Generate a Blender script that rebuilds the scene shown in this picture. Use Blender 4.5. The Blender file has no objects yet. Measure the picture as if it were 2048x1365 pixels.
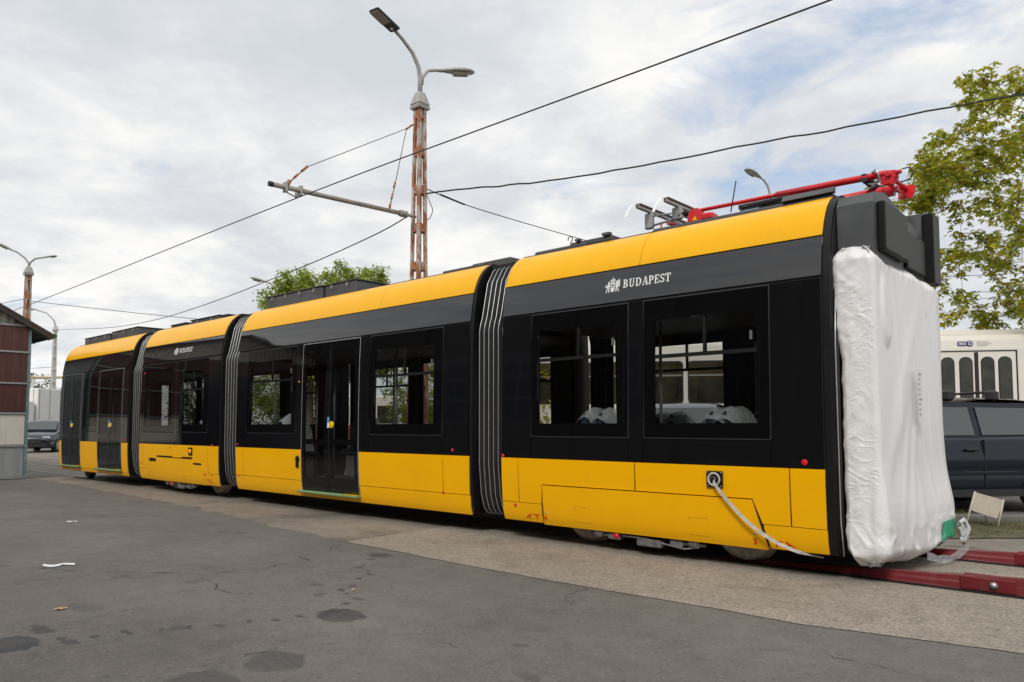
import bpy, math, random
from mathutils import Vector, Matrix, noise
R = math.radians
rnd = random.Random(7)
scene = bpy.context.scene
col = scene.collection

# ------------------------------------------------------------------ camera
cam_d = bpy.data.cameras.new('camera')
cam = bpy.data.objects.new('camera', cam_d)
col.objects.link(cam)
cam.location = (0, 0, 1.30)
cam.rotation_euler = (R(93.5), 0, R(42.086))
cam_d.sensor_width = 36
cam_d.lens = 26.367
cam_d.shift_y = 0.0380
cam_d.clip_start = 0.05
cam_d.clip_end = 3000
scene.camera = cam

# ------------------------------------------------------------------ sky
SUN_EL, SUN_AZ = R(42), R(-68)          # direction towards the sun, azimuth from +X
sdir = Vector((math.cos(SUN_EL) * math.cos(SUN_AZ), math.cos(SUN_EL) * math.sin(SUN_AZ), math.sin(SUN_EL)))
world = bpy.data.worlds.new('World')
scene.world = world
world.use_nodes = True
wn, wl = world.node_tree.nodes, world.node_tree.links
wn.clear()


def N(tree, typ, **kw):
    n = tree.nodes.new(typ)
    for k, v in kw.items():
        setattr(n, k, v)
    return n


def math_node(t, op, a, b=None, clamp=False):
    n = N(t, 'ShaderNodeMath', operation=op)
    n.use_clamp = clamp
    for i, v in enumerate((a, b)):
        if v is None:
            continue
        if isinstance(v, (int, float)):
            n.inputs[i].default_value = v
        else:
            t.links.new(v, n.inputs[i])
    return n.outputs[0]


def ramp(t, fac, stops, interp='LINEAR'):
    n = N(t, 'ShaderNodeValToRGB')
    cr = n.color_ramp
    cr.interpolation = interp
    while len(cr.elements) < len(stops):
        cr.elements.new(0.5)
    for e, (p, c) in zip(cr.elements, stops):
        e.position = p
        e.color = (*c, 1) if len(c) == 3 else c
    t.links.new(fac, n.inputs[0])
    return n.outputs[0]


def mixc(t, fac, a, b, mode='MIX'):
    n = N(t, 'ShaderNodeMix', data_type='RGBA', blend_type=mode)
    for sock, v in ((n.inputs[0], fac), (n.inputs[6], a), (n.inputs[7], b)):
        if isinstance(v, (int, float)):
            sock.default_value = v
        elif isinstance(v, (tuple, list)):
            sock.default_value = (*v, 1)
        else:
            t.links.new(v, sock)
    return n.outputs[2]


def noise_tex(t, vec, scale, detail=6, rough=0.55, dist=0.0):
    n = N(t, 'ShaderNodeTexNoise')
    n.inputs['Scale'].default_value = scale
    n.inputs['Detail'].default_value = detail
    n.inputs['Roughness'].default_value = rough
    n.inputs['Distortion'].default_value = dist
    if vec is not None:
        t.links.new(vec, n.inputs['Vector'])
    return n.outputs['Fac']


wt = world.node_tree
sky = N(wt, 'ShaderNodeTexSky', sky_type='NISHITA')
sky.sun_disc = False
sky.sun_elevation = SUN_EL
sky.sun_rotation = R(90) - SUN_AZ
sky.dust_density = 2.0
tc = N(wt, 'ShaderNodeTexCoord')
sep = N(wt, 'ShaderNodeSeparateXYZ')
wl.new(tc.outputs['Generated'], sep.inputs[0])
zc = math_node(wt, 'ADD', math_node(wt, 'MAXIMUM', sep.outputs[2], 0.0), 0.16)
cmb = N(wt, 'ShaderNodeCombineXYZ')
wl.new(math_node(wt, 'DIVIDE', sep.outputs[0], zc), cmb.inputs[0])
wl.new(math_node(wt, 'DIVIDE', sep.outputs[1], zc), cmb.inputs[1])
P = cmb.outputs[0]
off = N(wt, 'ShaderNodeVectorMath', operation='ADD')
wl.new(P, off.inputs[0])
off.inputs[1].default_value = (3.1, 7.7, 0.4)
P = off.outputs[0]
big = noise_tex(wt, P, 0.75, 3, 0.5, 0.2)
fine = noise_tex(wt, P, 1.9, 10, 0.58, 0.3)
puff = noise_tex(wt, P, 4.6, 8, 0.6, 0.2)
mixv = math_node(wt, 'ADD', math_node(wt, 'MULTIPLY', big, 0.38), math_node(wt, 'ADD', math_node(wt, 'MULTIPLY', fine, 0.37), math_node(wt, 'MULTIPLY', puff, 0.25)))
cloud = ramp(wt, mixv, [(0.38, (0.52, 0.55, 0.59)), (0.45, (0.58, 0.60, 0.63)), (0.505, (0.67, 0.675, 0.685)),
                        (0.555, (0.765, 0.76, 0.75)), (0.64, (0.85, 0.84, 0.82))])
cl10 = N(wt, 'ShaderNodeVectorMath', operation='SCALE')
wl.new(cloud, cl10.inputs[0])
cl10.inputs['Scale'].default_value = 10.2
# a thin place in the cloud cover where the blue shows through
bd = N(wt, 'ShaderNodeVectorMath', operation='DOT_PRODUCT')
nrm = N(wt, 'ShaderNodeVectorMath', operation='NORMALIZE')
wl.new(tc.outputs['Generated'], nrm.inputs[0])
wl.new(nrm.outputs[0], bd.inputs[0])
bd.inputs[1].default_value = (-0.266, 0.858, 0.438)
near_gap = N(wt, 'ShaderNodeMapRange')
near_gap.inputs[1].default_value = 0.955
near_gap.inputs[2].default_value = 1.0
near_gap.inputs[3].default_value = 0.0
near_gap.inputs[4].default_value = 0.20
wl.new(bd.outputs['Value'], near_gap.inputs[0])
gapn = noise_tex(wt, P, 2.1, 7, 0.6, 0.5)
gap = math_node(wt, 'ADD', gapn, near_gap.outputs[0])
gapf = ramp(wt, gap, [(0.61, (0, 0, 0)), (0.77, (0.85, 0.85, 0.85))])
blue = mixc(wt, 0.45, sky.outputs[0], (4.9, 6.3, 8.4))
skyc = mixc(wt, gapf, cl10.outputs[0], blue)
bg = N(wt, 'ShaderNodeBackground')
bg.inputs['Strength'].default_value = 0.1
wl.new(skyc, bg.inputs[0])
wo = N(wt, 'ShaderNodeOutputWorld')
wl.new(bg.outputs[0], wo.inputs[0])

# ------------------------------------------------------------------ sun behind thin cloud
sl = bpy.data.lights.new('sun', 'SUN')
sl.energy = 1.5
sl.angle = R(14)
sl.color = (1.0, 0.95, 0.88)
sun = bpy.data.objects.new('sun', sl)
col.objects.link(sun)
sun.rotation_euler = sdir.to_track_quat('Z', 'Y').to_euler()
sun.location = (0, 0, 30)
vs = scene.view_settings
vs.view_transform = 'Standard'
vs.look = 'None'
vs.exposure = 0.30
vs.gamma = 1
vs.use_curve_mapping = False
scene.cycles.max_bounces = 8
scene.cycles.transparent_max_bounces = 24

# ------------------------------------------------------------------ materials


def new_mat(name):
    m = bpy.data.materials.new(name)
    m.use_nodes = True
    t = m.node_tree
    b = t.nodes['Principled BSDF']
    return m, t, b


def simple(name, c, rough=0.5, metal=0.0, coat=0.0, var=0.0, vscale=6.0, bump=0.0, bscale=40.0, spec=None, dirt=None):
    m, t, b = new_mat(name)
    b.inputs['Roughness'].default_value = rough
    b.inputs['Metallic'].default_value = metal
    b.inputs['Coat Weight'].default_value = coat
    b.inputs['Coat Roughness'].default_value = 0.05
    if spec is not None:
        b.inputs['Specular IOR Level'].default_value = spec
    b.inputs['Base Color'].default_value = (*c, 1)
    g = N(t, 'ShaderNodeNewGeometry')
    pos = g.outputs['Position']
    src = None
    if var > 0:
        n = noise_tex(t, pos, vscale, 6, 0.6)
        lo = tuple(max(0, x * (1 - var)) for x in c)
        hi = tuple(min(1, x * (1 + var)) for x in c)
        src = ramp(t, n, [(0.3, lo), (0.7, hi)])
    if dirt:
        dc, dsc, d0, d1 = dirt
        n2 = noise_tex(t, pos, dsc, 9, 0.65, 0.3)
        f = ramp(t, n2, [(d0, (0, 0, 0)), (d1, (1, 1, 1))])
        src = mixc(t, f, src if src is not None else c, dc)
    if src is not None:
        t.links.new(src, b.inputs['Base Color'])
    if bump > 0:
        bn = N(t, 'ShaderNodeBump')
        bn.inputs['Strength'].default_value = bump
        bn.inputs['Distance'].default_value = 0.01
        t.links.new(noise_tex(t, pos, bscale, 5, 0.6), bn.inputs['Height'])
        t.links.new(bn.outputs[0], b.inputs['Normal'])
    return m


def glass_mat(name, tint, refl_ior=1.5, base=0.0):
    m = bpy.data.materials.new(name)
    m.use_nodes = True
    t = m.node_tree
    t.nodes.clear()
    o = N(t, 'ShaderNodeOutputMaterial')
    tr = N(t, 'ShaderNodeBsdfTransparent')
    tr.inputs[0].default_value = (*tint, 1)
    gl = N(t, 'ShaderNodeBsdfGlossy')
    gl.inputs['Roughness'].default_value = 0.0
    fr = N(t, 'ShaderNodeFresnel')
    gm = N(t, 'ShaderNodeNewGeometry')          # same reflectance from inside and outside the pane
    mi = N(t, 'ShaderNodeMix')
    t.links.new(gm.outputs['Backfacing'], mi.inputs[0])
    mi.inputs[2].default_value = refl_ior
    mi.inputs[3].default_value = 1.0 / refl_ior
    t.links.new(mi.outputs[0], fr.inputs[0])
    mx = N(t, 'ShaderNodeMixShader')
    t.links.new(math_node(t, 'ADD', fr.outputs[0], base), mx.inputs[0])
    t.links.new(tr.outputs[0], mx.inputs[1])
    t.links.new(gl.outputs[0], mx.inputs[2])
    t.links.new(mx.outputs[0], o.inputs[0])
    return m


M = {}
# tram paint: a thin film of road dust low down the body, faint mottling
m, t, b = new_mat('tram_yellow')
b.inputs['Roughness'].default_value = 0.32
b.inputs['Coat Weight'].default_value = 0.08
b.inputs['Specular IOR Level'].default_value = 0.22
b.inputs['Coat Roughness'].default_value = 0.08
g = N(t, 'ShaderNodeNewGeometry')
n1 = noise_tex(t, g.outputs['Position'], 1.3, 5, 0.6)
n2 = noise_tex(t, g.outputs['Position'], 7.0, 8, 0.7)
c1 = ramp(t, n1, [(0.3, (0.92, 0.455, 0.0002)), (0.7, (0.96, 0.49, 0.0003))])
c2 = mixc(t, ramp(t, n2, [(0.56, (0, 0, 0)), (0.78, (0.14, 0.14, 0.14))]), c1, (0.42, 0.25, 0.06))
t.links.new(c2, b.inputs['Base Color'])
bn = N(t, 'ShaderNodeBump')
bn.inputs['Strength'].default_value = 0.05
bn.inputs['Distance'].default_value = 0.03
t.links.new(noise_tex(t, g.outputs['Position'], 1.6, 3, 0.5), bn.inputs['Height'])
t.links.new(bn.outputs[0], b.inputs['Normal'])
M['yellow'] = m
m, t, b = new_mat('gloss_black')
b.inputs['Base Color'].default_value = (0.006, 0.0065, 0.008, 1)
b.inputs['IOR'].default_value = 1.75
b.inputs['Roughness'].default_value = 0.04
g = N(t, 'ShaderNodeNewGeometry')
t.links.new(ramp(t, noise_tex(t, g.outputs['Position'], 3.0, 7, 0.65), [(0.4, (0.03,) * 3), (0.75, (0.10,) * 3)]), b.inputs['Roughness'])
bn = N(t, 'ShaderNodeBump')
bn.inputs['Strength'].default_value = 0.09
bn.inputs['Distance'].default_value = 0.02
t.links.new(noise_tex(t, g.outputs['Position'], 1.2, 3, 0.5), bn.inputs['Height'])
t.links.new(bn.outputs[0], b.inputs['Normal'])
M['black'] = m
M['frit'] = simple('frit_glass', (0.004, 0.004, 0.005), 0.015)
M['satin'] = simple('satin_black', (0.008, 0.0085, 0.0095), 0.45, var=0.3, vscale=5, spec=0.3)
M['rubber'] = simple('rubber', (0.014, 0.014, 0.015), 0.55, var=0.25, vscale=8)
M['backing'] = simple('panel_gap', (0.01, 0.009, 0.008), 0.6)
M['seal'] = simple('window_seal', (0.045, 0.047, 0.05), 0.4)
M['rib'] = simple('aluminium_rib', (0.55, 0.56, 0.57), 0.38, metal=0.7, var=0.15, vscale=20)
M['glass'] = glass_mat('tinted_glass', (0.74, 0.75, 0.74), 1.5)
M['glass_dark'] = glass_mat('dark_glass', (0.35, 0.35, 0.35), 1.5)
M['glass_door'] = glass_mat('door_glass', (0.60, 0.61, 0.61), 1.5)
M['car_glass'] = glass_mat('car_glass', (0.35, 0.40, 0.40), 1.6, 0.03)
M['interior'] = simple('interior_panel', (0.30, 0.30, 0.31), 0.6, var=0.1)
M['ceiling'] = simple('interior_ceiling', (0.10, 0.10, 0.10), 0.6)
M['floor_in'] = simple('interior_floor', (0.10, 0.10, 0.11), 0.6, var=0.2)
M['seat'] = simple('seat_fabric', (0.03, 0.05, 0.07), 0.8, var=0.3, vscale=20)
m, t, b = new_mat('plastic_sheet')
b.inputs['Base Color'].default_value = (0.62, 0.66, 0.68, 1)
b.inputs['Roughness'].default_value = 0.18
b.inputs['Alpha'].default_value = 0.5
g = N(t, 'ShaderNodeNewGeometry')
bn = N(t, 'ShaderNodeBump')
bn.inputs['Strength'].default_value = 0.9
bn.inputs['Distance'].default_value = 0.04
t.links.new(noise_tex(t, g.outputs['Position'], 9.0, 5, 0.6, 1.5), bn.inputs['Height'])
t.links.new(bn.outputs[0], b.inputs['Normal'])
M['plastic'] = m
M['pole_yellow'] = simple('handrail', (0.45, 0.45, 0.44), 0.3, metal=0.6)
M['roofbox'] = simple('roof_equipment', (0.08, 0.085, 0.09), 0.5, var=0.25, vscale=3, dirt=((0.12, 0.12, 0.12), 5, 0.6, 0.8))
M['roofdark'] = simple('roof_deck', (0.05, 0.05, 0.052), 0.6, var=0.2)
M['red_paint'] = simple('red_paint', (0.68, 0.012, 0.020), 0.32, coat=0.3, var=0.12, vscale=5)
M['reddot'] = simple('red_reflector', (0.75, 0.01, 0.02), 0.25)
M['redprint'] = simple('red_print', (0.62, 0.02, 0.01), 0.4)
M['white_print'] = simple('white_print', (0.82, 0.83, 0.84), 0.4)
M['copper'] = simple('carbon_strip', (0.10, 0.06, 0.05), 0.5)
M['steel'] = simple('bare_steel', (0.45, 0.45, 0.45), 0.35, metal=0.9, var=0.2, vscale=30)
M['galv'] = simple('galvanised', (0.36, 0.37, 0.37), 0.5, metal=0.35, var=0.2, vscale=12)
M['wheel'] = simple('wheel_steel', (0.55, 0.48, 0.40), 0.5, metal=0.1, var=0.3, vscale=25)
M['bogie'] = simple('bogie_black', (0.012, 0.012, 0.012), 0.5, var=0.4, vscale=12)
M['grease'] = simple('bogie_grey', (0.22, 0.23, 0.24), 0.4, metal=0.5, var=0.4, vscale=18)
M['green_step'] = simple('green_step', (0.20, 0.33, 0.15), 0.45, var=0.2, vscale=9, dirt=((0.12, 0.16, 0.09), 9, 0.55, 0.75))
M['yellow_btn'] = simple('yellow_button', (0.85, 0.55, 0.0), 0.35)
M['blue_sticker'] = simple('blue_sticker', (0.12, 0.35, 0.7), 0.4)
M['cable'] = simple('cable_black', (0.012, 0.012, 0.013), 0.5)
M['wire'] = simple('wire_dark', (0.03, 0.03, 0.032), 0.5)
M['green_tape'] = simple('green_tape', (0.02, 0.36, 0.19), 0.3, bump=0.6, bscale=25)
M['strap'] = simple('webbing', (0.50, 0.48, 0.43), 0.75, var=0.25, vscale=25, bump=0.4, bscale=200)
# concrete + rust
m, t, b = new_mat('rusty_concrete')
b.inputs['Roughness'].default_value = 0.85
g = N(t, 'ShaderNodeNewGeometry')
mp = N(t, 'ShaderNodeMapping')
mp.inputs['Scale'].default_value = (1, 1, 0.35)
t.links.new(g.outputs['Position'], mp.inputs[0])
nr = noise_tex(t, mp.outputs[0], 7.0, 10, 0.68, 0.4)
nr2 = noise_tex(t, mp.outputs[0], 22.0, 6, 0.6)
base = ramp(t, nr2, [(0.3, (0.46, 0.42, 0.38)), (0.7, (0.62, 0.58, 0.53))])
rust = ramp(t, nr2, [(0.3, (0.22, 0.075, 0.03)), (0.7, (0.46, 0.20, 0.09))])
t.links.new(mixc(t, ramp(t, nr, [(0.45, (0, 0, 0)), (0.53, (1, 1, 1))]), base, rust), b.inputs['Base Color'])
bn = N(t, 'ShaderNodeBump')
bn.inputs['Strength'].default_value = 0.5
bn.inputs['Distance'].default_value = 0.01
t.links.new(nr2, bn.inputs['Height'])
t.links.new(bn.outputs[0], b.inputs['Normal'])
M['rusty'] = m
m2 = m.copy()
m2.name = 'rust_band'
for e, p in zip(m2.node_tree.nodes['Color Ramp.003' if 'Color Ramp.003' in m2.node_tree.nodes else 'Color Ramp'].color_ramp.elements, (0, 1)):
    pass
M['rust'] = simple('rust_band', (0.36, 0.14, 0.06), 0.85, var=0.45, vscale=15, dirt=((0.42, 0.38, 0.34), 9, 0.55, 0.62))
M['concrete_cap'] = simple('concrete_cap', (0.40, 0.39, 0.37), 0.85, var=0.15, vscale=12, dirt=((0.15, 0.13, 0.11), 3, 0.6, 0.75))
M['lampgrey'] = simple('lamp_arm', (0.40, 0.40, 0.385), 0.5, var=0.12, vscale=5, dirt=((0.25, 0.20, 0.16), 4, 0.6, 0.72))
M['lamp_dark'] = simple('lamp_housing', (0.045, 0.05, 0.055), 0.45)
M['lamp_glass'] = simple('lamp_cover', (0.36, 0.33, 0.28), 0.25)
M['pole_white'] = simple('pole_white', (0.55, 0.54, 0.52), 0.7, var=0.15)
M['pipe_beige'] = simple('old_pipe', (0.33, 0.30, 0.26), 0.6, var=0.25, vscale=8, dirt=((0.22, 0.12, 0.07), 10, 0.6, 0.72))
# shed
M['shed_brown'] = simple('brown_paint', (0.060, 0.024, 0.020), 0.55, var=0.25, vscale=3, dirt=((0.13, 0.07, 0.06), 6, 0.58, 0.75))
M['shed_white'] = simple('dirty_white_paint', (0.64, 0.60, 0.53), 0.65, var=0.12, vscale=4, dirt=((0.34, 0.18, 0.09), 5, 0.66, 0.76))
M['shed_grey'] = simple('grey_sheet', (0.22, 0.235, 0.24), 0.5, metal=0.2, var=0.25, vscale=4, dirt=((0.24, 0.17, 0.11), 6, 0.62, 0.75))


def streaky(name, c, c2, rough, rust=None):
    m, t, b = new_mat(name)
    b.inputs['Roughness'].default_value = rough
    g = N(t, 'ShaderNodeNewGeometry')
    mp = N(t, 'ShaderNodeMapping')
    mp.inputs['Scale'].default_value = (1, 1, .08)
    t.links.new(g.outputs['Position'], mp.inputs[0])
    n1 = noise_tex(t, mp.outputs[0], 13.0, 6, 0.65)
    n2 = noise_tex(t, g.outputs['Position'], 4.0, 8, 0.65)
    cc = mixc(t, ramp(t, n1, [(0.48, (0, 0, 0)), (0.72, (0.8,) * 3)]), c, c2)
    if rust:
        cc = mixc(t, ramp(t, n2, [(0.60, (0, 0, 0)), (0.70, (0.9,) * 3)]), cc, rust)
    t.links.new(cc, b.inputs['Base Color'])
    return m


M['shed_brown'] = streaky('brown_paint', (0.085, 0.028, 0.024), (0.15, 0.075, 0.065), 0.5)
M['shed_white'] = streaky('dirty_white_paint', (0.74, 0.70, 0.62), (0.60, 0.53, 0.44), 0.6, (0.38, 0.20, 0.10))
M['shed_grey'] = streaky('grey_sheet', (0.34, 0.36, 0.37), (0.24, 0.25, 0.25), 0.5, (0.30, 0.22, 0.15))
M['shed_teal'] = simple('teal_frame', (0.16, 0.26, 0.27), 0.55, var=0.3, vscale=8, dirt=((0.45, 0.45, 0.43), 12, 0.55, 0.65))
M['corrug'] = simple('corrugated_white', (0.52, 0.49, 0.44), 0.7, var=0.12, vscale=5, dirt=((0.25, 0.2, 0.15), 5, 0.6, 0.75))
M['shed_roof'] = simple('roof_felt', (0.06, 0.045, 0.04), 0.8, var=0.3, vscale=6)
M['shed_green'] = simple('green_fascia', (0.03, 0.085, 0.06), 0.6, var=0.3, vscale=8)
M['hall_wall'] = simple('hall_brick', (0.055, 0.042, 0.034), 0.9, var=0.35, vscale=2.2)
M['hall_trim'] = simple('hall_trim', (0.13, 0.12, 0.11), 0.85, var=0.2)
M['hall_roof'] = simple('hall_roof', (0.055, 0.05, 0.045), 0.85, var=0.3)
M['hall_glass'] = simple('hall_glass', (0.02, 0.025, 0.03), 0.1)
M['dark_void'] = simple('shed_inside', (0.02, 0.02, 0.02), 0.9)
# vehicles
M['bus_cream'] = simple('cream_paint', (0.76, 0.72, 0.66), 0.4, coat=0.2, var=0.04, vscale=2)
M['bus_red'] = simple('dull_red', (0.32, 0.05, 0.04), 0.5)
M['purple'] = simple('purple_print', (0.06, 0.03, 0.22), 0.4)
M['grey_print'] = simple('grey_print', (0.45, 0.43, 0.42), 0.5)
M['car_blue'] = simple('car_navy', (0.007, 0.012, 0.021), 0.16, spec=0.4)
M['car_silver'] = simple('car_silver_blue', (0.16, 0.20, 0.25), 0.3, coat=0.8, metal=0.4)
M['car_dark'] = simple('car_graphite', (0.02, 0.028, 0.045), 0.25, coat=0.8, metal=0.3)
M['tyre'] = simple('tyre', (0.015, 0.015, 0.015), 0.8)
M['alloy'] = simple('alloy_wheel', (0.4, 0.4, 0.41), 0.35, metal=0.8)
M['plastic_black'] = simple('black_plastic', (0.018, 0.018, 0.019), 0.5)
M['headlight'] = simple('headlight', (0.6, 0.62, 0.65), 0.1, coat=1)
M['truck_white'] = simple('truck_white', (0.74, 0.74, 0.72), 0.5, var=0.05)
M['pipe_yellow'] = simple('yellow_pipe', (0.50, 0.42, 0.24), 0.6)
M['sign_cream'] = simple('sign_cream', (0.55, 0.50, 0.41), 0.6, var=0.08, vscale=10, dirt=((0.26, 0.10, 0.03), 16, 0.68, 0.74))
M['paper'] = simple('paper', (0.78, 0.79, 0.80), 0.7)
M['paper_tan'] = simple('paper_tan', (0.45, 0.33, 0.18), 0.8)
M['bark'] = simple('bark', (0.11, 0.082, 0.068), 0.9, var=0.35, vscale=10, bump=0.6, bscale=30)


def leaf_mat(name, cols, trans=0.35):
    m = bpy.data.materials.new(name)
    m.use_nodes = True
    t = m.node_tree
    t.nodes.clear()
    o = N(t, 'ShaderNodeOutputMaterial')
    g = N(t, 'ShaderNodeNewGeometry')
    c = ramp(t, g.outputs['Random Per Island'], [(i / max(1, len(cols) - 1), cc) for i, cc in enumerate(cols)])
    d = N(t, 'ShaderNodeBsdfDiffuse')
    tr = N(t, 'ShaderNodeBsdfTranslucent')
    mx = N(t, 'ShaderNodeMixShader')
    mx.inputs[0].default_value = trans
    t.links.new(c, d.inputs[0])
    t.links.new(c, tr.inputs[0])
    t.links.new(d.outputs[0], mx.inputs[1])
    t.links.new(tr.outputs[0], mx.inputs[2])
    t.links.new(mx.outputs[0], o.inputs[0])
    return m


M['leaf_autumn'] = leaf_mat('autumn_leaves', [(0.19, 0.29, 0.05), (0.33, 0.43, 0.05), (0.56, 0.54, 0.07), (0.60, 0.48, 0.07), (0.36, 0.44, 0.05), (0.34, 0.20, 0.07)], 0.55)
M['leaf_green'] = leaf_mat('green_leaves', [(0.24, 0.32, 0.06), (0.34, 0.42, 0.08), (0.44, 0.48, 0.10), (0.28, 0.36, 0.06)], 0.45)
M['leaf_dark'] = leaf_mat('dark_leaves', [(0.035, 0.06, 0.018), (0.06, 0.09, 0.025), (0.10, 0.12, 0.03)])
M['dry_grass'] = leaf_mat('dry_grass', [(0.20, 0.17, 0.08), (0.14, 0.15, 0.05), (0.08, 0.12, 0.03), (0.28, 0.23, 0.12)])

# white protective sheet
m, t, b = new_mat('white_sheet')
b.inputs['Base Color'].default_value = (0.74, 0.745, 0.76, 1)
b.inputs['Roughness'].default_value = 0.36
b.inputs['Subsurface Weight'].default_value = 0.0
g = N(t, 'ShaderNodeNewGeometry')
mp = N(t, 'ShaderNodeMapping')
mp.inputs['Scale'].default_value = (1.0, 0.75, 1.15)
t.links.new(g.outputs['Position'], mp.inputs[0])
def creases(vec, sc, dist, pw):
    n_ = noise_tex(t, vec, sc, 2.5, 0.5, dist)
    r_ = math_node(t, 'SUBTRACT', 1.0, math_node(t, 'MULTIPLY', math_node(t, 'ABSOLUTE', math_node(t, 'SUBTRACT', n_, 0.5)), 4.0), True)
    return math_node(t, 'POWER', r_, pw)


msk = ramp(t, noise_tex(t, g.outputs['Position'], 2.6, 3, 0.5), [(0.40, (.12,) * 3), (0.62, (1, 1, 1))])
hh = math_node(t, 'ADD', creases(mp.outputs[0], 4.0, 1.4, 5.0), math_node(t, 'MULTIPLY', creases(mp.outputs[0], 10.0, 1.8, 3.0), 0.22))
hh = math_node(t, 'MULTIPLY', hh, msk)
sn = N(t, 'ShaderNodeSeparateXYZ')              # the end face is pulled taut, the narrow side is crumpled
t.links.new(g.outputs['True Normal'], sn.inputs[0])
hh = math_node(t, 'MULTIPLY', hh, math_node(t, 'SUBTRACT', 1.0, math_node(t, 'MULTIPLY', math_node(t, 'ABSOLUTE', sn.outputs[0]), 0.86)))
bn = N(t, 'ShaderNodeBump')
bn.inputs['Strength'].default_value = 0.36
bn.inputs['Distance'].default_value = 0.018
t.links.new(hh, bn.inputs['Height'])
t.links.new(bn.outputs[0], b.inputs['Normal'])
stain = ramp(t, noise_tex(t, g.outputs['Position'], 2.2, 8, 0.65), [(0.55, (0, 0, 0)), (0.8, (0.35, 0.35, 0.35))])
t.links.new(mixc(t, stain, (0.82, 0.822, 0.83), (0.70, 0.69, 0.68)), b.inputs['Base Color'])
M['sheet'] = m

# ------------------------------------------------------------------ ground materials
STAINS = [(-4.37, 3.10, .20, .15, .85), (-5.24, 1.39, .20, .13, .95), (-5.50, 1.60, .15, .06, .8), (-5.05, 1.62, .08, .05, .8), (-6.08, 4.76, .16, .10, .7), (-6.22, 2.92, .09, .09, .35),
          (-3.80, 2.26, .19, .16, .6), (-3.72, 1.85, .26, .14, .55), (-5.03, 3.36, .05, .05, .5), (-5.35, 3.55, .07, .05, .5), (-4.12, 2.50, .05, .03, .6),
          (-6.9, 2.6, .10, .06, .35), (-3.0, 3.4, .06, .04, .5), (-2.6, 3.0, .07, .05, .35), (-8.6, 4.6, .12, .07, .45),
          (-2.9, 2.5, .05, .06, .4), (-5.9, 2.0, .16, .10, .35), (-4.9, 2.2, .07, .05, .45)]
for k in range(11):
    f = k / 10
    STAINS.append((-5.95 + 1.35 * f + .05 * math.sin(k * 2.3), 4.55 - 1.30 * f + .08 * math.sin(k * 5.1), .045 + .02 * math.sin(k * 3.7), .03, .8))
for k in range(9):
    f = k / 8
    STAINS.append((-5.15 + 0.62 * f + .03 * math.sin(k * 3), 1.62 + 1.28 * f, .05 + .02 * math.sin(k * 4.1), .025, .8))


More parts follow.
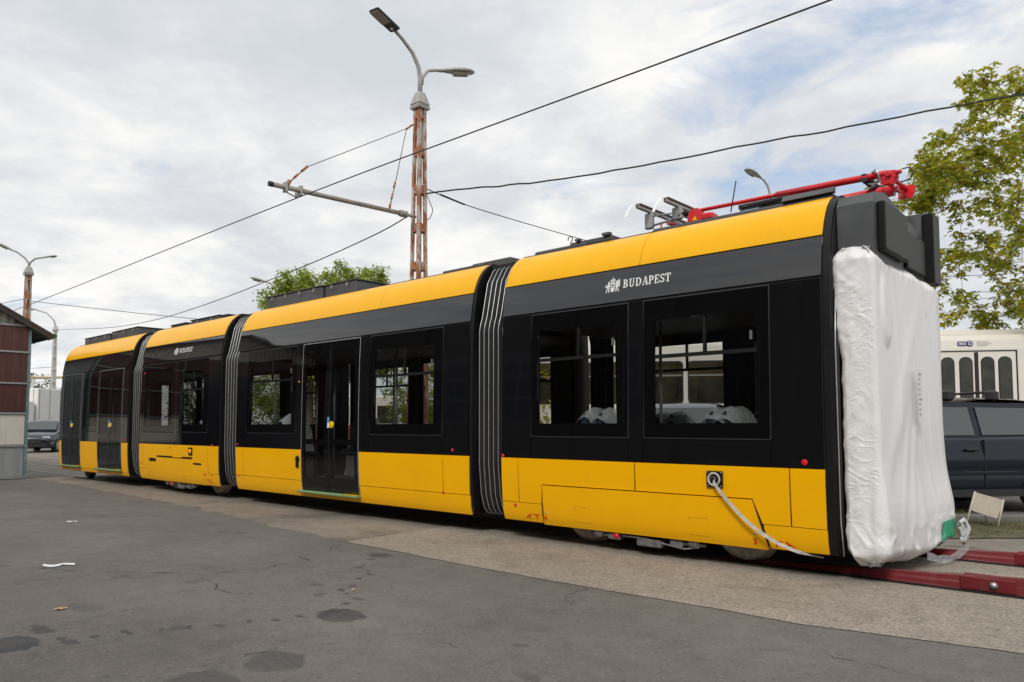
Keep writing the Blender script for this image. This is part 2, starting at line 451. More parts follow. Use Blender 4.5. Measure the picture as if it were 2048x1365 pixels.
def ground_mat(name, c0, c1, stains=(), spk=0.25, rough=0.85, patch=None, grit=70, worn=None):
    m, t, b = new_mat(name)
    g = N(t, 'ShaderNodeNewGeometry')
    pos = g.outputs['Position']
    nb = noise_tex(t, pos, 0.55, 6, 0.6, 0.2)
    nm = noise_tex(t, pos, 5.0, 8, 0.65)
    nf = noise_tex(t, pos, grit, 4, 0.7)
    c = ramp(t, math_node(t, 'ADD', math_node(t, 'MULTIPLY', nb, 0.6), math_node(t, 'MULTIPLY', nm, 0.4)), [(0.36, c0), (0.64, c1)])
    sp = ramp(t, nf, [(0.30, (1 - spk,) * 3), (0.5, (1, 1, 1)), (0.72, (1 + spk * 0.8,) * 3)])
    c = mixc(t, 1.0, c, sp, 'MULTIPLY')
    if patch:
        pc, ps, p0, p1 = patch
        c = mixc(t, ramp(t, noise_tex(t, pos, ps, 9, 0.68, 0.4), [(p0, (0, 0, 0)), (p1, (0.75,) * 3)]), c, pc)
    vo = N(t, 'ShaderNodeTexVoronoi')
    vo.inputs['Scale'].default_value = 42.0
    t.links.new(pos, vo.inputs['Vector'])
    hsv = N(t, 'ShaderNodeSeparateColor')
    t.links.new(vo.outputs['Color'], hsv.inputs[0])
    dots = math_node(t, 'MULTIPLY', math_node(t, 'LESS_THAN', vo.outputs['Distance'], 0.42), math_node(t, 'GREATER_THAN', hsv.outputs[0], 0.90))
    dk = math_node(t, 'MULTIPLY', math_node(t, 'LESS_THAN', vo.outputs['Distance'], 0.5), math_node(t, 'LESS_THAN', hsv.outputs[0], 0.10))
    c = mixc(t, math_node(t, 'MULTIPLY', dots, 0.16), c, tuple(min(.6, x * 2.3) for x in c1))
    c = mixc(t, math_node(t, 'MULTIPLY', dk, 0.30), c, tuple(x * .3 for x in c0))
    if worn:
        wc, ws, w0, w1 = worn
        c = mixc(t, ramp(t, noise_tex(t, pos, ws, 8, 0.7, 0.8), [(w0, (0, 0, 0)), (w1, (0.8,) * 3)]), c, wc)
    if stains:
        dis = N(t, 'ShaderNodeTexNoise')
        dis.inputs['Scale'].default_value = 8.0
        dis.inputs['Detail'].default_value = 9
        dis.inputs['Roughness'].default_value = 0.62
        t.links.new(pos, dis.inputs['Vector'])
        vm = N(t, 'ShaderNodeVectorMath', operation='MULTIPLY_ADD')
        t.links.new(dis.outputs['Color'], vm.inputs[0])
        vm.inputs[1].default_value = (0.24, 0.20, 0)
        t.links.new(pos, vm.inputs[2])
        acc = None
        for (x, y, rx, ry, a) in stains:
            s = N(t, 'ShaderNodeVectorMath', operation='SUBTRACT')
            t.links.new(vm.outputs[0], s.inputs[0])
            s.inputs[1].default_value = (x + .12, y + .10, 0)
            sc = N(t, 'ShaderNodeVectorMath', operation='MULTIPLY')
            t.links.new(s.outputs[0], sc.inputs[0])
            sc.inputs[1].default_value = (1 / rx, 1 / ry, 0)
            ln = N(t, 'ShaderNodeVectorMath', operation='LENGTH')
            t.links.new(sc.outputs[0], ln.inputs[0])
            mr = N(t, 'ShaderNodeMapRange')
            mr.inputs[1].default_value = 1.06
            mr.inputs[2].default_value = 0.92
            mr.inputs[3].default_value = 0
            mr.inputs[4].default_value = a
            t.links.new(ln.outputs['Value'], mr.inputs[0])
            acc = mr.outputs[0] if acc is None else math_node(t, 'MAXIMUM', acc, mr.outputs[0])
        c = mixc(t, math_node(t, 'MULTIPLY', acc, math_node(t, 'ADD', math_node(t, 'MULTIPLY', nm, 1.6), 0.05, True)), c, (0.018, 0.019, 0.021))
        t.links.new(math_node(t, 'SUBTRACT', rough, math_node(t, 'MULTIPLY', acc, 0.28)), b.inputs['Roughness'])
    else:
        b.inputs['Roughness'].default_value = rough
    t.links.new(c, b.inputs['Base Color'])
    bn = N(t, 'ShaderNodeBump')
    bn.inputs['Strength'].default_value = 0.7
    bn.inputs['Distance'].default_value = 0.008
    t.links.new(math_node(t, 'ADD', math_node(t, 'MULTIPLY', nf, 0.7), nm), bn.inputs['Height'])
    t.links.new(bn.outputs[0], b.inputs['Normal'])
    return m


M['ground'] = ground_mat('worn_ground', (0.165, 0.143, 0.117), (0.275, 0.242, 0.20), spk=0.45, patch=((0.10, 0.088, 0.075), 0.9, 0.52, 0.64), worn=((0.065, 0.052, 0.04), 4.0, 0.60, 0.67))
M['asphalt'] = ground_mat('dark_asphalt', (0.108, 0.098, 0.089), (0.178, 0.162, 0.147), STAINS, spk=0.26, grit=95, worn=((0.075, 0.07, 0.066), 2.2, 0.60, 0.72))
M['old_slab'] = ground_mat('pale_paving', (0.235, 0.203, 0.165), (0.335, 0.295, 0.245), spk=0.55, grit=48, patch=((0.17, 0.145, 0.12), 1.1, 0.52, 0.70), worn=((0.10, 0.083, 0.066), 6.0, 0.63, 0.70))
M['pavement'] = ground_mat('far_paving', (0.13, 0.125, 0.12), (0.19, 0.18, 0.17))
M['kerb'] = ground_mat('kerb_stone', (0.13, 0.125, 0.115), (0.20, 0.19, 0.175))
M['soil'] = ground_mat('verge_soil', (0.10, 0.085, 0.055), (0.16, 0.135, 0.085), patch=((0.06, 0.075, 0.025), 3, 0.5, 0.6))
M['crack'] = simple('crack_fill', (0.045, 0.042, 0.040), 0.9)

# ------------------------------------------------------------------ mesh helpers


def tag(o, label=None, cat=None, group=None, kind=None):
    for k, v in (('label', label), ('category', cat), ('group', group), ('kind', kind)):
        if v:
            o[k] = v
    return o


def empty(name, loc=(0, 0, 0), rz=0, label=None, cat=None, group=None):
    o = bpy.data.objects.new(name, None)
    o.location = loc
    o.rotation_euler = (0, 0, rz)
    o.empty_display_size = 0.2
    col.objects.link(o)
    return tag(o, label, cat, group)


class MB:
    def __init__(self):
        self.v, self.f, self.s, self.n = [], [], [], {}

    def add(self, vs, fs, smooth=False):
        o = len(self.v)
        self.v += [tuple(p) for p in vs]
        self.f += [tuple(i + o for i in f) for f in fs]
        self.s += [smooth] * len(fs)
        return self

    def box(self, x0, x1, y0, y1, z0, z1, mat=None):
        vs = [(x, y, z) for z in (z0, z1) for y in (y0, y1) for x in (x0, x1)]
        if mat is not None:
            vs = [tuple(mat @ Vector(p)) for p in vs]
        return self.add(vs, [(0, 2, 3, 1), (4, 5, 7, 6), (0, 1, 5, 4), (2, 6, 7, 3), (0, 4, 6, 2), (1, 3, 7, 5)])

    def bbox(self, x0, x1, y0, y1, z0, z1, b=0.02, mat=None):
        """box with chamfered vertical and horizontal edges"""
        vs, fs = [], []
        rings = [(z0, b), (z0 + b, 0), (z1 - b, 0), (z1, b)]
        for z, k in rings:
            vs += [(x0 + k + b, y0 + k, z), (x1 - k - b, y0 + k, z), (x1 - k, y0 + k + b, z), (x1 - k, y1 - k - b, z),
                   (x1 - k - b, y1 - k, z), (x0 + k + b, y1 - k, z), (x0 + k, y1 - k - b, z), (x0 + k, y0 + k + b, z)]
        for i in range(3):
            for j in range(8):
                a, c = i * 8 + j, i * 8 + (j + 1) % 8
                fs.append((a, c, c + 8, a + 8))
        fs.append(tuple(range(7, -1, -1)))
        fs.append(tuple(range(24, 32)))
        if mat is not None:
            vs = [tuple(mat @ Vector(p)) for p in vs]
        return self.add(vs, fs)

    def tube(self, pts, r, n=8, cap=True, smooth=True):
        pts = [Vector(p) for p in pts]
        rs = r if isinstance(r, (list, tuple)) else [r] * len(pts)
        vs, fs = [], []
        up = None
        for i, p in enumerate(pts):
            d = (pts[min(i + 1, len(pts) - 1)] - pts[max(i - 1, 0)]).normalized()
            if up is None:
                up = Vector((0, 0, 1)) if abs(d.z) < 0.9 else Vector((1, 0, 0))
            a = d.cross(up)
            if a.length < 1e-4:
                a = d.cross(Vector((0, 1, 0.1)))
            a.normalize()
            bb = a.cross(d).normalized()
            up = bb
            for k in range(n):
                th = 2 * math.pi * k / n
                vs.append(p + (a * math.cos(th) + bb * math.sin(th)) * rs[i])
        for i in range(len(pts) - 1):
            for k in range(n):
                a, c = i * n + k, i * n + (k + 1) % n
                fs.append((a, c, c + n, a + n))
        self.add(vs, fs, smooth)
        if cap:
            o = len(self.v) - len(vs)
            self.f.append(tuple(o + k for k in range(n - 1, -1, -1)))
            self.f.append(tuple(o + (len(pts) - 1) * n + k for k in range(n)))
            self.s += [False, False]
        return self

    def prism(self, poly, axis, a0, a1, mat=None):
        """extrude a 2-D polygon. axis 'y': poly is (x,z); 'x': poly is (y,z); 'z': poly is (x,y)"""
        def P(p, a):
            return {'y': (p[0], a, p[1]), 'x': (a, p[0], p[1]), 'z': (p[0], p[1], a)}[axis]
        n = len(poly)
        vs = [P(p, a0) for p in poly] + [P(p, a1) for p in poly]
        if mat is not None:
            vs = [tuple(mat @ Vector(p)) for p in vs]
        fs = [tuple(range(n)), tuple(range(2 * n - 1, n - 1, -1))]
        fs += [(i, i + n, (i + 1) % n + n, (i + 1) % n) for i in range(n)]
        return self.add(vs, fs)

    def lathe(self, prof, c, axis='y', n=24, smooth=True):
        """prof: list of (radius, offset along axis)"""
        vs, fs = [], []
        for r, a in prof:
            for k in range(n):
                th = 2 * math.pi * k / n
                u, w = r * math.cos(th), r * math.sin(th)
                if axis == 'y':
                    vs.append((c[0] + u, c[1] + a, c[2] + w))
                elif axis == 'x':
                    vs.append((c[0] + a, c[1] + u, c[2] + w))
                else:
                    vs.append((c[0] + u, c[1] + w, c[2] + a))
        for i in range(len(prof) - 1):
            for k in range(n):
                a, b2 = i * n + k, i * n + (k + 1) % n
                fs.append((a, b2, b2 + n, a + n))
        return self.add(vs, fs, smooth)

    def build(self, name, mat, parent=None, fix=True):
        me = bpy.data.meshes.new(name)
        me.from_pydata(self.v, [], self.f)
        me.polygons.foreach_set('use_smooth', self.s)
        if mat is not None:
            me.materials.append(mat)
        me.update()
        if self.n:
            me.normals_split_custom_set_from_vertices([self.n.get(i, (0, 0, 0)) for i in range(len(self.v))])
        if fix:
            import bmesh
            bm = bmesh.new()
            bm.from_mesh(me)
            bmesh.ops.recalc_face_normals(bm, faces=bm.faces)
            bm.to_mesh(me)
            bm.free()
        o = bpy.data.objects.new(name, me)
        col.objects.link(o)
        if parent is not None:
            o.parent = parent
        return o


def copy_tree(o, parent=None):
    c = o.copy()
    col.objects.link(c)
    if parent is not None:
        c.parent = parent
    for ch in list(o.children):
        copy_tree(ch, c)
    return c


def text_mesh(s, size, extrude=0.0015, spacing=1.0, weight=0.0):
    cu = bpy.data.curves.new('text', 'FONT')
    cu.body = s
    cu.size = size
    cu.extrude = extrude
    cu.space_character = spacing
    cu.offset = weight
    cu.resolution_u = 3
    ob = bpy.data.objects.new('text', cu)
    col.objects.link(ob)
    bpy.context.view_layer.update()
    me = bpy.data.meshes.new_from_object(ob.evaluated_get(bpy.context.evaluated_depsgraph_get()))
    vs = [tuple(v.co) for v in me.vertices]
    fs = [tuple(p.vertices) for p in me.polygons]
    bpy.data.objects.remove(ob)
    bpy.data.curves.remove(cu)
    bpy.data.meshes.remove(me)
    return vs, fs


E1 = Vector((math.cos(R(42.086)), math.sin(R(42.086)), 0))       # along the yard's second row, where the cars stand
E2 = Vector((-E1.y, E1.x, 0))


def LP(X, Z, z=0.0):
    p = E1 * X + E2 * Z
    return (p.x, p.y, z)


# ------------------------------------------------------------------ ground
g = MB()
g.add([(-900, -900, 0), (900, -900, 0), (900, 900, 0), (-900, 900, 0)], [(0, 1, 2, 3)])
tag(g.build('ground', M['ground']), kind='structure')


def jag(pts, step=0.12, amp=0.03, seed=0):
    out = []
    for (a, b2) in zip(pts[:-1], pts[1:]):
        n = max(1, int(math.dist(a, b2) / step))
        for i in range(n):
            f = i / n
            x, y = a[0] + (b2[0] - a[0]) * f, a[1] + (b2[1] - a[1]) * f
            w = noise.noise((x * 1.7 + seed, y * 1.7, seed)) * amp + noise.noise((x * 6 + seed, y * 6, seed + 3)) * amp * .6 + noise.noise((x * 19 + seed, y * 19, seed + 5)) * amp * .35
            out.append((x + w * .3, y + w))
    out.append(pts[-1])
    return out


def sheet(name, poly, z, mat):
    b2 = MB()
    b2.add([(x, y, z) for x, y in poly], [tuple(range(len(poly)))])
    return tag(b2.build(name, mat), kind='structure')


edge_far = jag([(-60, 6.4), (-21.8, 5.95), (-15.5, 5.75), (-11.8, 5.55), (-9.0, 5.22), (-7.07, 5.04)], .04, .13, 2)
edge_near = jag([(-7.07, 5.04), (-4.61, 4.95), (-1.95, 4.97), (-.76, 5.18), (6, 5.6), (40, 8)], .15, .022, 5)
sheet('asphalt_yard', edge_far[:-1] + edge_near + [(40, -60), (-60, -60)], 0.004, M['asphalt'])
slab_top = jag([(6, 9.0), (-1.2, 9.1), (-4.5, 9.2), (-7.3, 9.2)], .3, .05, 8)
sheet('pale_paving', [(-7.05, 5.045)] + edge_near[1:-30] + [(8, 9.2)] + slab_top[:-1] + jag([(-7.3, 9.2), (-7.14, 6.35), (-7.05, 5.045)], .2, .03, 9)[:-1], 0.008, M['old_slab'])

# raised paving and verge beyond the track
pv = MB()
poly = [LP(3.75, 10.05), LP(60, 10.05), LP(60, 120), LP(-40, 120), LP(-40, 60), LP(-2, 16), LP(3.0, 12.2)]
pv.prism([(p[0], p[1]) for p in poly], 'z', -0.05, 0.12)
tag(pv.build('pavement', M['pavement']), kind='structure')
kb = None
kroot = empty('kerb', (0, 0, 0), 0, 'row of grey kerb stones edging the raised paving by the dark blue car', 'kerb')
for i in range(14):
    X0 = 3.8 + i * 0.8
    k = MB()
    jz = rnd.uniform(-.008, .008)
    k.bbox(0, 0.79, -0.075, 0.075, -0.05, 0.135 + jz, 0.012)
    ko = k.build('kerb_stone', M['kerb'], kroot)
    ko.location = LP(X0, 9.97)
    ko.rotation_euler = (0, 0, R(42.086) + rnd.uniform(-.006, .006))
vb = MB()
nx, nz = 60, 12
vs, fs = [], []
for j in range(nz + 1):
    for i in range(nx + 1):
        X = 4.7 + 8 * i / nx
        Z = 8.72 + 1.15 * j / nz + 0.05 * noise.noise((X * 1.5, j * .1, 2)) * (1 if j in (0, 1) else 0)
        zz = 0.012 + 0.035 * math.sin(min(1, j / 4) * math.pi / 2) * (0.6 + noise.noise((X * 2, Z * 2, 0)))
        vs.append(LP(X, Z, zz))
for j in range(nz):
    for i in range(nx):
        a = j * (nx + 1) + i
        fs.append((a, a + 1, a + nx + 2, a + nx + 1))
vb.add(vs, fs, True)
tag(vb.build('verge_soil', M['soil']), kind='structure')
gr = MB()
for i in range(5200):
    X = rnd.uniform(4.75, 9.5)
    Z = rnd.uniform(8.75, 9.86)
    if noise.noise((X * 1.3, Z * 1.3, 4)) < -0.15 and rnd.random() < .8:
        continue
    p = Vector(LP(X, Z, 0.02))
    h = rnd.uniform(.025, .085) * (1.4 if Z > 9.6 else .8)
    a = rnd.uniform(0, 6.28)
    w = Vector((math.cos(a), math.sin(a), 0)) * .004
    le = Vector((rnd.uniform(-1, 1), rnd.uniform(-1, 1), 0)) * h * .9
    gr.add([p - w, p + w, p + le + Vector((0, 0, h))], [(0, 1, 2)])
for i in range(2400):     # tufts against and above the kerb
    X = rnd.uniform(4.75, 9.5)
    Z = rnd.uniform(10.08, 10.5)
    if noise.noise((X * 2.1, Z * 1.3, 9)) < 0.02:
        continue
    p = Vector(LP(X, Z, 0.12))
    h = rnd.uniform(.02, .08)
    a = rnd.uniform(0, 6.28)
    w = Vector((math.cos(a), math.sin(a), 0)) * .004
    le = Vector((rnd.uniform(-1, 1), rnd.uniform(-1, 1), 0)) * h * .8
    gr.add([p - w, p + w, p + le + Vector((0, 0, h))], [(0, 1, 2)])
tag(gr.build('grass', M['dry_grass'], fix=False), 'short dry grass growing along the kerb', 'grass', kind='stuff')

# cracks in the asphalt
ck = MB()


def crack(pts, w, seed):
    p2 = []
    for (a, b2) in zip(pts[:-1], pts[1:]):
        n = max(2, int(math.dist(a, b2) / .025))
        for i in range(n):
            f = i / n
            x, y = a[0] + (b2[0] - a[0]) * f, a[1] + (b2[1] - a[1]) * f
            q = noise.noise((x * 3 + seed, y * 3, 1)) * .16 + noise.noise((x * 9, y * 9 + seed, 1)) * .06 + noise.noise((x * 31, y * 31 + seed, 1)) * .025
            p2.append((x + q, y + q * .6))
    vs, fs = [], []
    for i, (x, y) in enumerate(p2):
        a, b2 = p2[max(i - 1, 0)], p2[min(i + 1, len(p2) - 1)]
        d = Vector((b2[0] - a[0], b2[1] - a[1], 0))
        if d.length < 1e-6:
            d = Vector((1, 0, 0))
        d.normalize()
        ww = w * .85 * (0.12 + max(0, .25 + noise.noise((x * 5, y * 5, seed))) * 1.7) * (1 if 0 < i < len(p2) - 1 else .1)
        vs += [(x - d.y * ww, y + d.x * ww, .0075), (x + d.y * ww, y - d.x * ww, .0075)]
        if i:
            k = 2 * i
            fs.append((k - 2, k - 1, k + 1, k))
    ck.add(vs, fs)


crack([(-8.6, 1.9), (-7.4, 2.45), (-6.55, 3.1), (-6.25, 3.9), (-7.0, 4.9)], .006, 1)
crack([(-8.6, 1.9), (-10.5, .9)], .005, 2)
crack([(-6.5, 3.15), (-5.6, 2.9), (-5.2, 3.2)], .004, 3)
crack([(-3.9, 1.7), (-4.1, 2.6), (-3.7, 3.1), (-3.1, 3.1)], .004, 4)
crack([(-3.4, 4.1), (-3.7, 4.9)], .004, 5)
crack([(-12.4, 2.9), (-11.2, 4.6), (-10.3, 5.3)], .006, 6)
crack([(-9.6, 2.1), (-9.3, 3.0)], .004, 7)
crack([(-2.2, 4.0), (-1.6, 4.5), (-1.0, 4.4)], .003, 8)
tag(ck.build('ground_cracks', M['crack'], fix=False), kind='structure')

# ------------------------------------------------------------------ the tram
TRAM = empty('tram', (-11.7, 7.6, 0), 0, 'long yellow and black articulated tram standing across the yard, roof pantograph folded', 'tram')
PROF = [(0.20, .085), (0.24, .062), (0.32, .038), (0.45, .022), (0.65, .008), (0.85, .001), (0.95, 0), (1.6, 0.0), (2.2, .008), (2.56, .022), (2.60, .026),
        (2.75, .046), (2.92, .074), (2.99, .092), (3.07, .122), (3.15, .165), (3.22, .215), (3.28, .28), (3.325, .35), (3.35, .43), (3.36, .52)]


def S(z):
    if z <= PROF[0][0]:
        return PROF[0][1]
    for (a, sa), (b2, sb) in zip(PROF[:-1], PROF[1:]):
        if z <= b2:
            return sa + (sb - sa) * (z - a) / (b2 - a)
    return PROF[-1][1]


def yy(z, side, inset=0.0):
    return 6.4 + S(z) + inset if side == 0 else 8.8 - S(z) - inset


def child(o):
    o.location = Vector(o.location) - Vector(TRAM.location)
    return o


def zrows(z0, z1):
    r = [z0] + [p[0] for p in PROF if z0 + .012 < p[0] < z1 - .012] + [z1]
    return r


def panel_geo(mb, xs, zb, zt, side=0, inset=0.0, thick=0.014, rows=None):
    """a curved skin panel that follows the body profile; smooth face, separate returned edges"""
    if not isinstance(zb, (list, tuple)):
        zb = [zb] * len(xs)
    if not isinstance(zt, (list, tuple)):
        zt = [zt] * len(xs)
    fr = zrows(min(zb), max(zt)) if rows is None else rows
    zmn, zmx = min(zb), max(zt)
    fr = [(z - zmn) / (zmx - zmn) for z in fr]
    n = len(fr)
    vs, fs = [], []
    for x, a, b2 in zip(xs, zb, zt):
        for f in fr:
            z = a + (b2 - a) * f
            vs.append((x, yy(z, side, inset), z))
    for i in range(len(xs) - 1):
        for j in range(n - 1):
            k = i * n + j
            q = (k, k + n, k + n + 1, k + 1)
            fs.append(q if side == 0 else q[::-1])
    o0 = len(mb.v)
    for i, (x, y, z) in enumerate(vs):
        ds = (S(min(3.36, z + .03)) - S(max(.2, z - .03))) / .06
        nn = Vector((0, -1 if side == 0 else 1, ds)).normalized()
        mb.n[o0 + i] = tuple(nn)
    mb.add(vs, fs, True)
    # edges
    loop = [i * n for i in range(len(xs))] + [(len(xs) - 1) * n + j for j in range(1, n)] + [i * n + n - 1 for i in range(len(xs) - 2, -1, -1)] + [j for j in range(n - 2, 0, -1)]
    ev = [vs[k] for k in loop]
    dy = thick if side == 0 else -thick
    L = len(ev)
    ev2 = [(x, y + dy, z) for x, y, z in ev]
    ef = [(i, i + L, (i + 1) % L + L, (i + 1) % L) for i in range(L)]
    if side == 1:
        ef = [f[::-1] for f in ef]
    mb.add(ev + ev2, ef, False)
    return mb


def panel(name, mat, xs, zb, zt, side=0, inset=0.0, thick=0.014, parent=None, label=None):
    o = panel_geo(MB(), xs, zb, zt, side, inset, thick).build(name, mat, parent or TRAM, fix=False)
    if parent is None:
        child(o)
    if label:
        o['label'] = label
    return o


def part(mb, name, mat, parent=None, fix=True):
    o = mb.build(name, mat, parent or TRAM, fix)
    if parent is None:
        child(o)
    return o


G2 = 0.005                                    # half gap between neighbouring panels


def seal_ring(x0, x1, z0, z1, side, w=0.008):
    mb = MB()
    for (a, b2, c, d) in ((x0 - w, x1 + w, z1, z1 + w), (x0 - w, x1 + w, z0 - w, z0), (x0 - w, x0, z0, z1), (x1, x1 + w, z0, z1)):
        panel_geo(mb, [a, b2], c, d, side, 0.001, 0.02, rows=[c, d])
    return mb


def window(x0, x1, side, clear, transom=None, hopper=None, glass='glass', split_seal=True):
    """frit-bordered flush pane: border ring, see-through pane, opening light"""
    z0, z1 = 1.185, 2.545
    cx0, cx1, cz0, cz1 = clear
    ring = MB()
    for (a, b2, c, d) in ((x0, x1, z0, cz0), (x0, x1, cz1, z1), (x0, cx0, cz0, cz1), (cx1, x1, cz0, cz1)):
        panel_geo(ring, [a, b2], c, d, side, 0.0, 0.012)
    w = part(ring, 'window', M['frit'], fix=False)
    px = MB()
    vs = [(cx0, yy(cz0, side, .002), cz0), (cx1, yy(cz0, side, .002), cz0), (cx1, yy(cz1, side, .002), cz1), (cx0, yy(cz1, side, .002), cz1)]
    px.add(vs, [(0, 1, 2, 3) if side == 0 else (3, 2, 1, 0)])
    p = px.build('pane', M[glass], w, fix=False)
    w_loc = Vector(TRAM.location)
    # pane vertices are in world space; window sits at -TRAM.location inside the tram, so nothing to shift
    s = seal_ring(x0, x1, z0, z1, side).build('seal', M['seal'], w, fix=False)
    if transom:
        tb = MB()
        panel_geo(tb, [cx0, cx1], transom - .018, transom + .018, side, .006, .03, rows=[transom - .018, transom + .018])
        tb.build('transom', M['plastic_black'], w, fix=False)
        if hopper:
            hb = MB()
            panel_geo(hb, [hopper - .014, hopper + .014], transom + .018, cz1, side, .006, .03, rows=[transom + .018, cz1])
            hb.build('mullion', M['plastic_black'], w, fix=False)
            if side == 0:
                lb = MB()
                lb.box(cx1 - .075, cx1 - .05, yy(2.1, 0, .02), yy(2.1, 0, .035), transom + .10, transom + .18)
                lb.build('latch', M['galv'], w)
    return w


def door(x0, x1, side, z0=0.335, z1=2.535, sticker=True):
    """double-leaf glazed plug door"""
    xm = (x0 + x1) / 2
    root = part(MB().box(x0 - .02, x1 + .02, yy(1.5, side, .045) if side == 0 else yy(1.5, side, .06), yy(1.5, side, .06) if side == 0 else yy(1.5, side, .045), z1, z1 + .03), 'door', M['satin'])
    for (a, b2) in ((x0 - .012, x0 - .002), (x1 + .002, x1 + .012)):
        panel_geo(MB(), [a, b2], z0 - .02, z1 + .012, side, -.003, .03).build('door_post', M['galv'], root, fix=False)
    panel_geo(MB(), [x0 - .012, x1 + .012], z1 + .013, z1 + .025, side, -.003, .03, rows=[z1 + .013, z1 + .025]).build('door_header', M['galv'], root, fix=False)
    for k, (a, b2) in enumerate(((x0 + .004, xm - .012), (xm + .012, x1 - .004))):
        lf = MB()
        ca, cb = a + .085, b2 - .085
        for (p, q, c, d) in ((a, b2, z0, z0 + .20), (a, b2, z1 - .14, z1), (a, ca, z0 + .20, z1 - .14), (cb, b2, z0 + .20, z1 - .14), (ca, cb, 1.02, 1.10)):
            panel_geo(lf, [p, q], c, d, side, -.004, .02)
        lf.build('door_leaf', M['frit'], root, fix=False)
        for (c, d) in ((z0 + .20, 1.02), (1.10, z1 - .14)):
            pm = MB()
            rows = zrows(c, d)
            vs = []
            for z in rows:
                vs += [(ca, yy(z, side, .001), z), (cb, yy(z, side, .001), z)]
            pm.add(vs, [((2 * i, 2 * i + 1, 2 * i + 3, 2 * i + 2) if side == 0 else (2 * i + 2, 2 * i + 3, 2 * i + 1, 2 * i)) for i in range(len(rows) - 1)], True)
            pm.build('door_pane', M['glass_door'], root, fix=False)
    se = MB()
    panel_geo(se, [xm - .011, xm + .011], z0, z1 - .01, side, .001, .02)
    se.build('rubber_seal', M['rubber'], root, fix=False)
    if side == 0:
        bt = MB()
        bx = xm + .055
        y0 = yy(1.32, 0)
        bt.lathe([(.001, -.014), (.045, -.014), (.052, -.010), (.052, 0)], (bx + .02, y0, 1.315), 'y', 20)
        bt.build('door_button', M['yellow_btn'], root)
        if sticker:
            st = MB()
            st.box(bx - .085, bx - .035, y0 - .007, y0 - .005, 1.345, 1.43)
            st.build('blue_sticker', M['blue_sticker'], root)
            st = MB()
            st.box(bx - .085, bx - .035, y0 - .007, y0 - .005, 1.27, 1.343)
            st.build('white_sticker', M['white_print'], root)
        sp = MB()
        sp.bbox(x0 - .05, x1 + .03, 6.35, 6.48, z0 - .045, z0 - .012, .008)
        sp.build('door_step', M['green_step'], root)
        tr = MB()
        tr.box(x1 - .28, x1 + .02, 6.352, 6.42, z0 - .010, z0 - .006)
        tr.build('step_edge', M['yellow_btn'], root)
    return root


def red_dot(x, z, r=.022):
    mb = MB()
    mb.lathe([(.0005, -.008), (r * .75, -.008), (r, -.004), (r, .004)], (x, yy(z, 0), z), 'y', 16)
    return part(mb, 'reflector', M['reddot'])


def seat(x, y, face=1):
    root = MB()
    root.bbox(x - .22, x + .22, y - .21, y + .21, .78, .88, .03)
    s = part(root, 'seat', M['seat'])
    bk = MB()
    bx = x - .24 * face
    pr = [(bx - .05, .85), (bx + .05, .85), (bx + .03 - .09 * face, 1.38), (bx - .0 - .09 * face, 1.44), (bx - .05 - .09 * face, 1.38)]
    bk.prism(pr, 'y', y - .21, y + .21)
    bk.build('backrest', M['seat'], s)
    ft = MB()
    ft.bbox(x - .12, x + .12, y - .15, y + .15, .36, .775, .02)
    ft.build('pedestal', M['interior'], s)
    cv = MB()
    vs, fs = [], []
    n = 9
    q0 = rnd.uniform(0, 99)
    top = bx - .09 * face
    for j in range(n):
        for i in range(n):
            u, v = i / (n - 1), j / (n - 1)
            z = .9 + .60 * math.sin(v * math.pi) ** .35
            xx = top + (v - .5) * .42 * (1 if 0 < v < 1 else 1.1)
            yv = y - .25 + .5 * u
            w = noise.noise((u * 3 + q0, v * 3, q0)) * .05
            vs.append((xx + w, yv + w * .4, z + w - .12 * abs(u - .5) ** 2 * 4))
    for j in range(n - 1):
        for i in range(n - 1):
            k = j * n + i
            fs.append((k, k + 1, k + n + 1, k + n))
    cv.add(vs, fs, True)
    cv.build('plastic_cover', M['plastic'], s)
    return s


def handrail(x, y):
    mb = MB()
    mb.tube([(x, y, .36), (x, y, 2.44)], .017, 8)
    return part(mb, 'handrail', M['pole_yellow'])


def core(x0, x1, holes, endcap=(False, False)):
    """dark structure behind the skin, with the openings left free, plus floor, ceiling, roof deck"""
    for side in (0, 1):
        mb = MB()
        ins = .016
        segs = []
        cur = x0 + .005
        for (a, b2, c, d) in sorted(holes):
            segs.append((cur, a, .24, 3.33))
            segs.append((a, b2, .24, c) if c > .3 else None)
            segs.append((a, b2, d, 3.33))
            cur = b2
        segs.append((cur, x1 - .005, .24, 3.33))
        for sg in segs:
            if sg and sg[1] - sg[0] > .004:
                panel_geo(mb, [sg[0], sg[1]], sg[2], sg[3], side, ins, .03)
        part(mb, 'body_frame', M['backing'], fix=False)
    fl = MB()
    fl.box(x0, x1, 6.50, 8.70, .27, .36)
    part(fl, 'floor', M['floor_in'])
    ce = MB()
    ce.box(x0, x1, 6.47, 8.73, 2.50, 2.54)
    part(ce, 'ceiling', M['ceiling'])
    rd = MB()
    rd.box(x0, x1, 6.80, 8.40, 3.30, 3.35)
    part(rd, 'roof_deck', M['roofdark'])
    for x, on in zip((x0, x1), endcap):
        if on:
            ew = MB()
            prof = [(6.4 + S(z) + .02, z) for z in (.25, .5, .95, 2.2, 2.6, 2.92, 3.15, 3.28, 3.33)]
            prof = prof + [(15.2 - y, z) for y, z in reversed(prof)]
            ew.prism(prof, 'x', x - .02, x + .02)
            part(ew, 'end_wall', M['satin'])


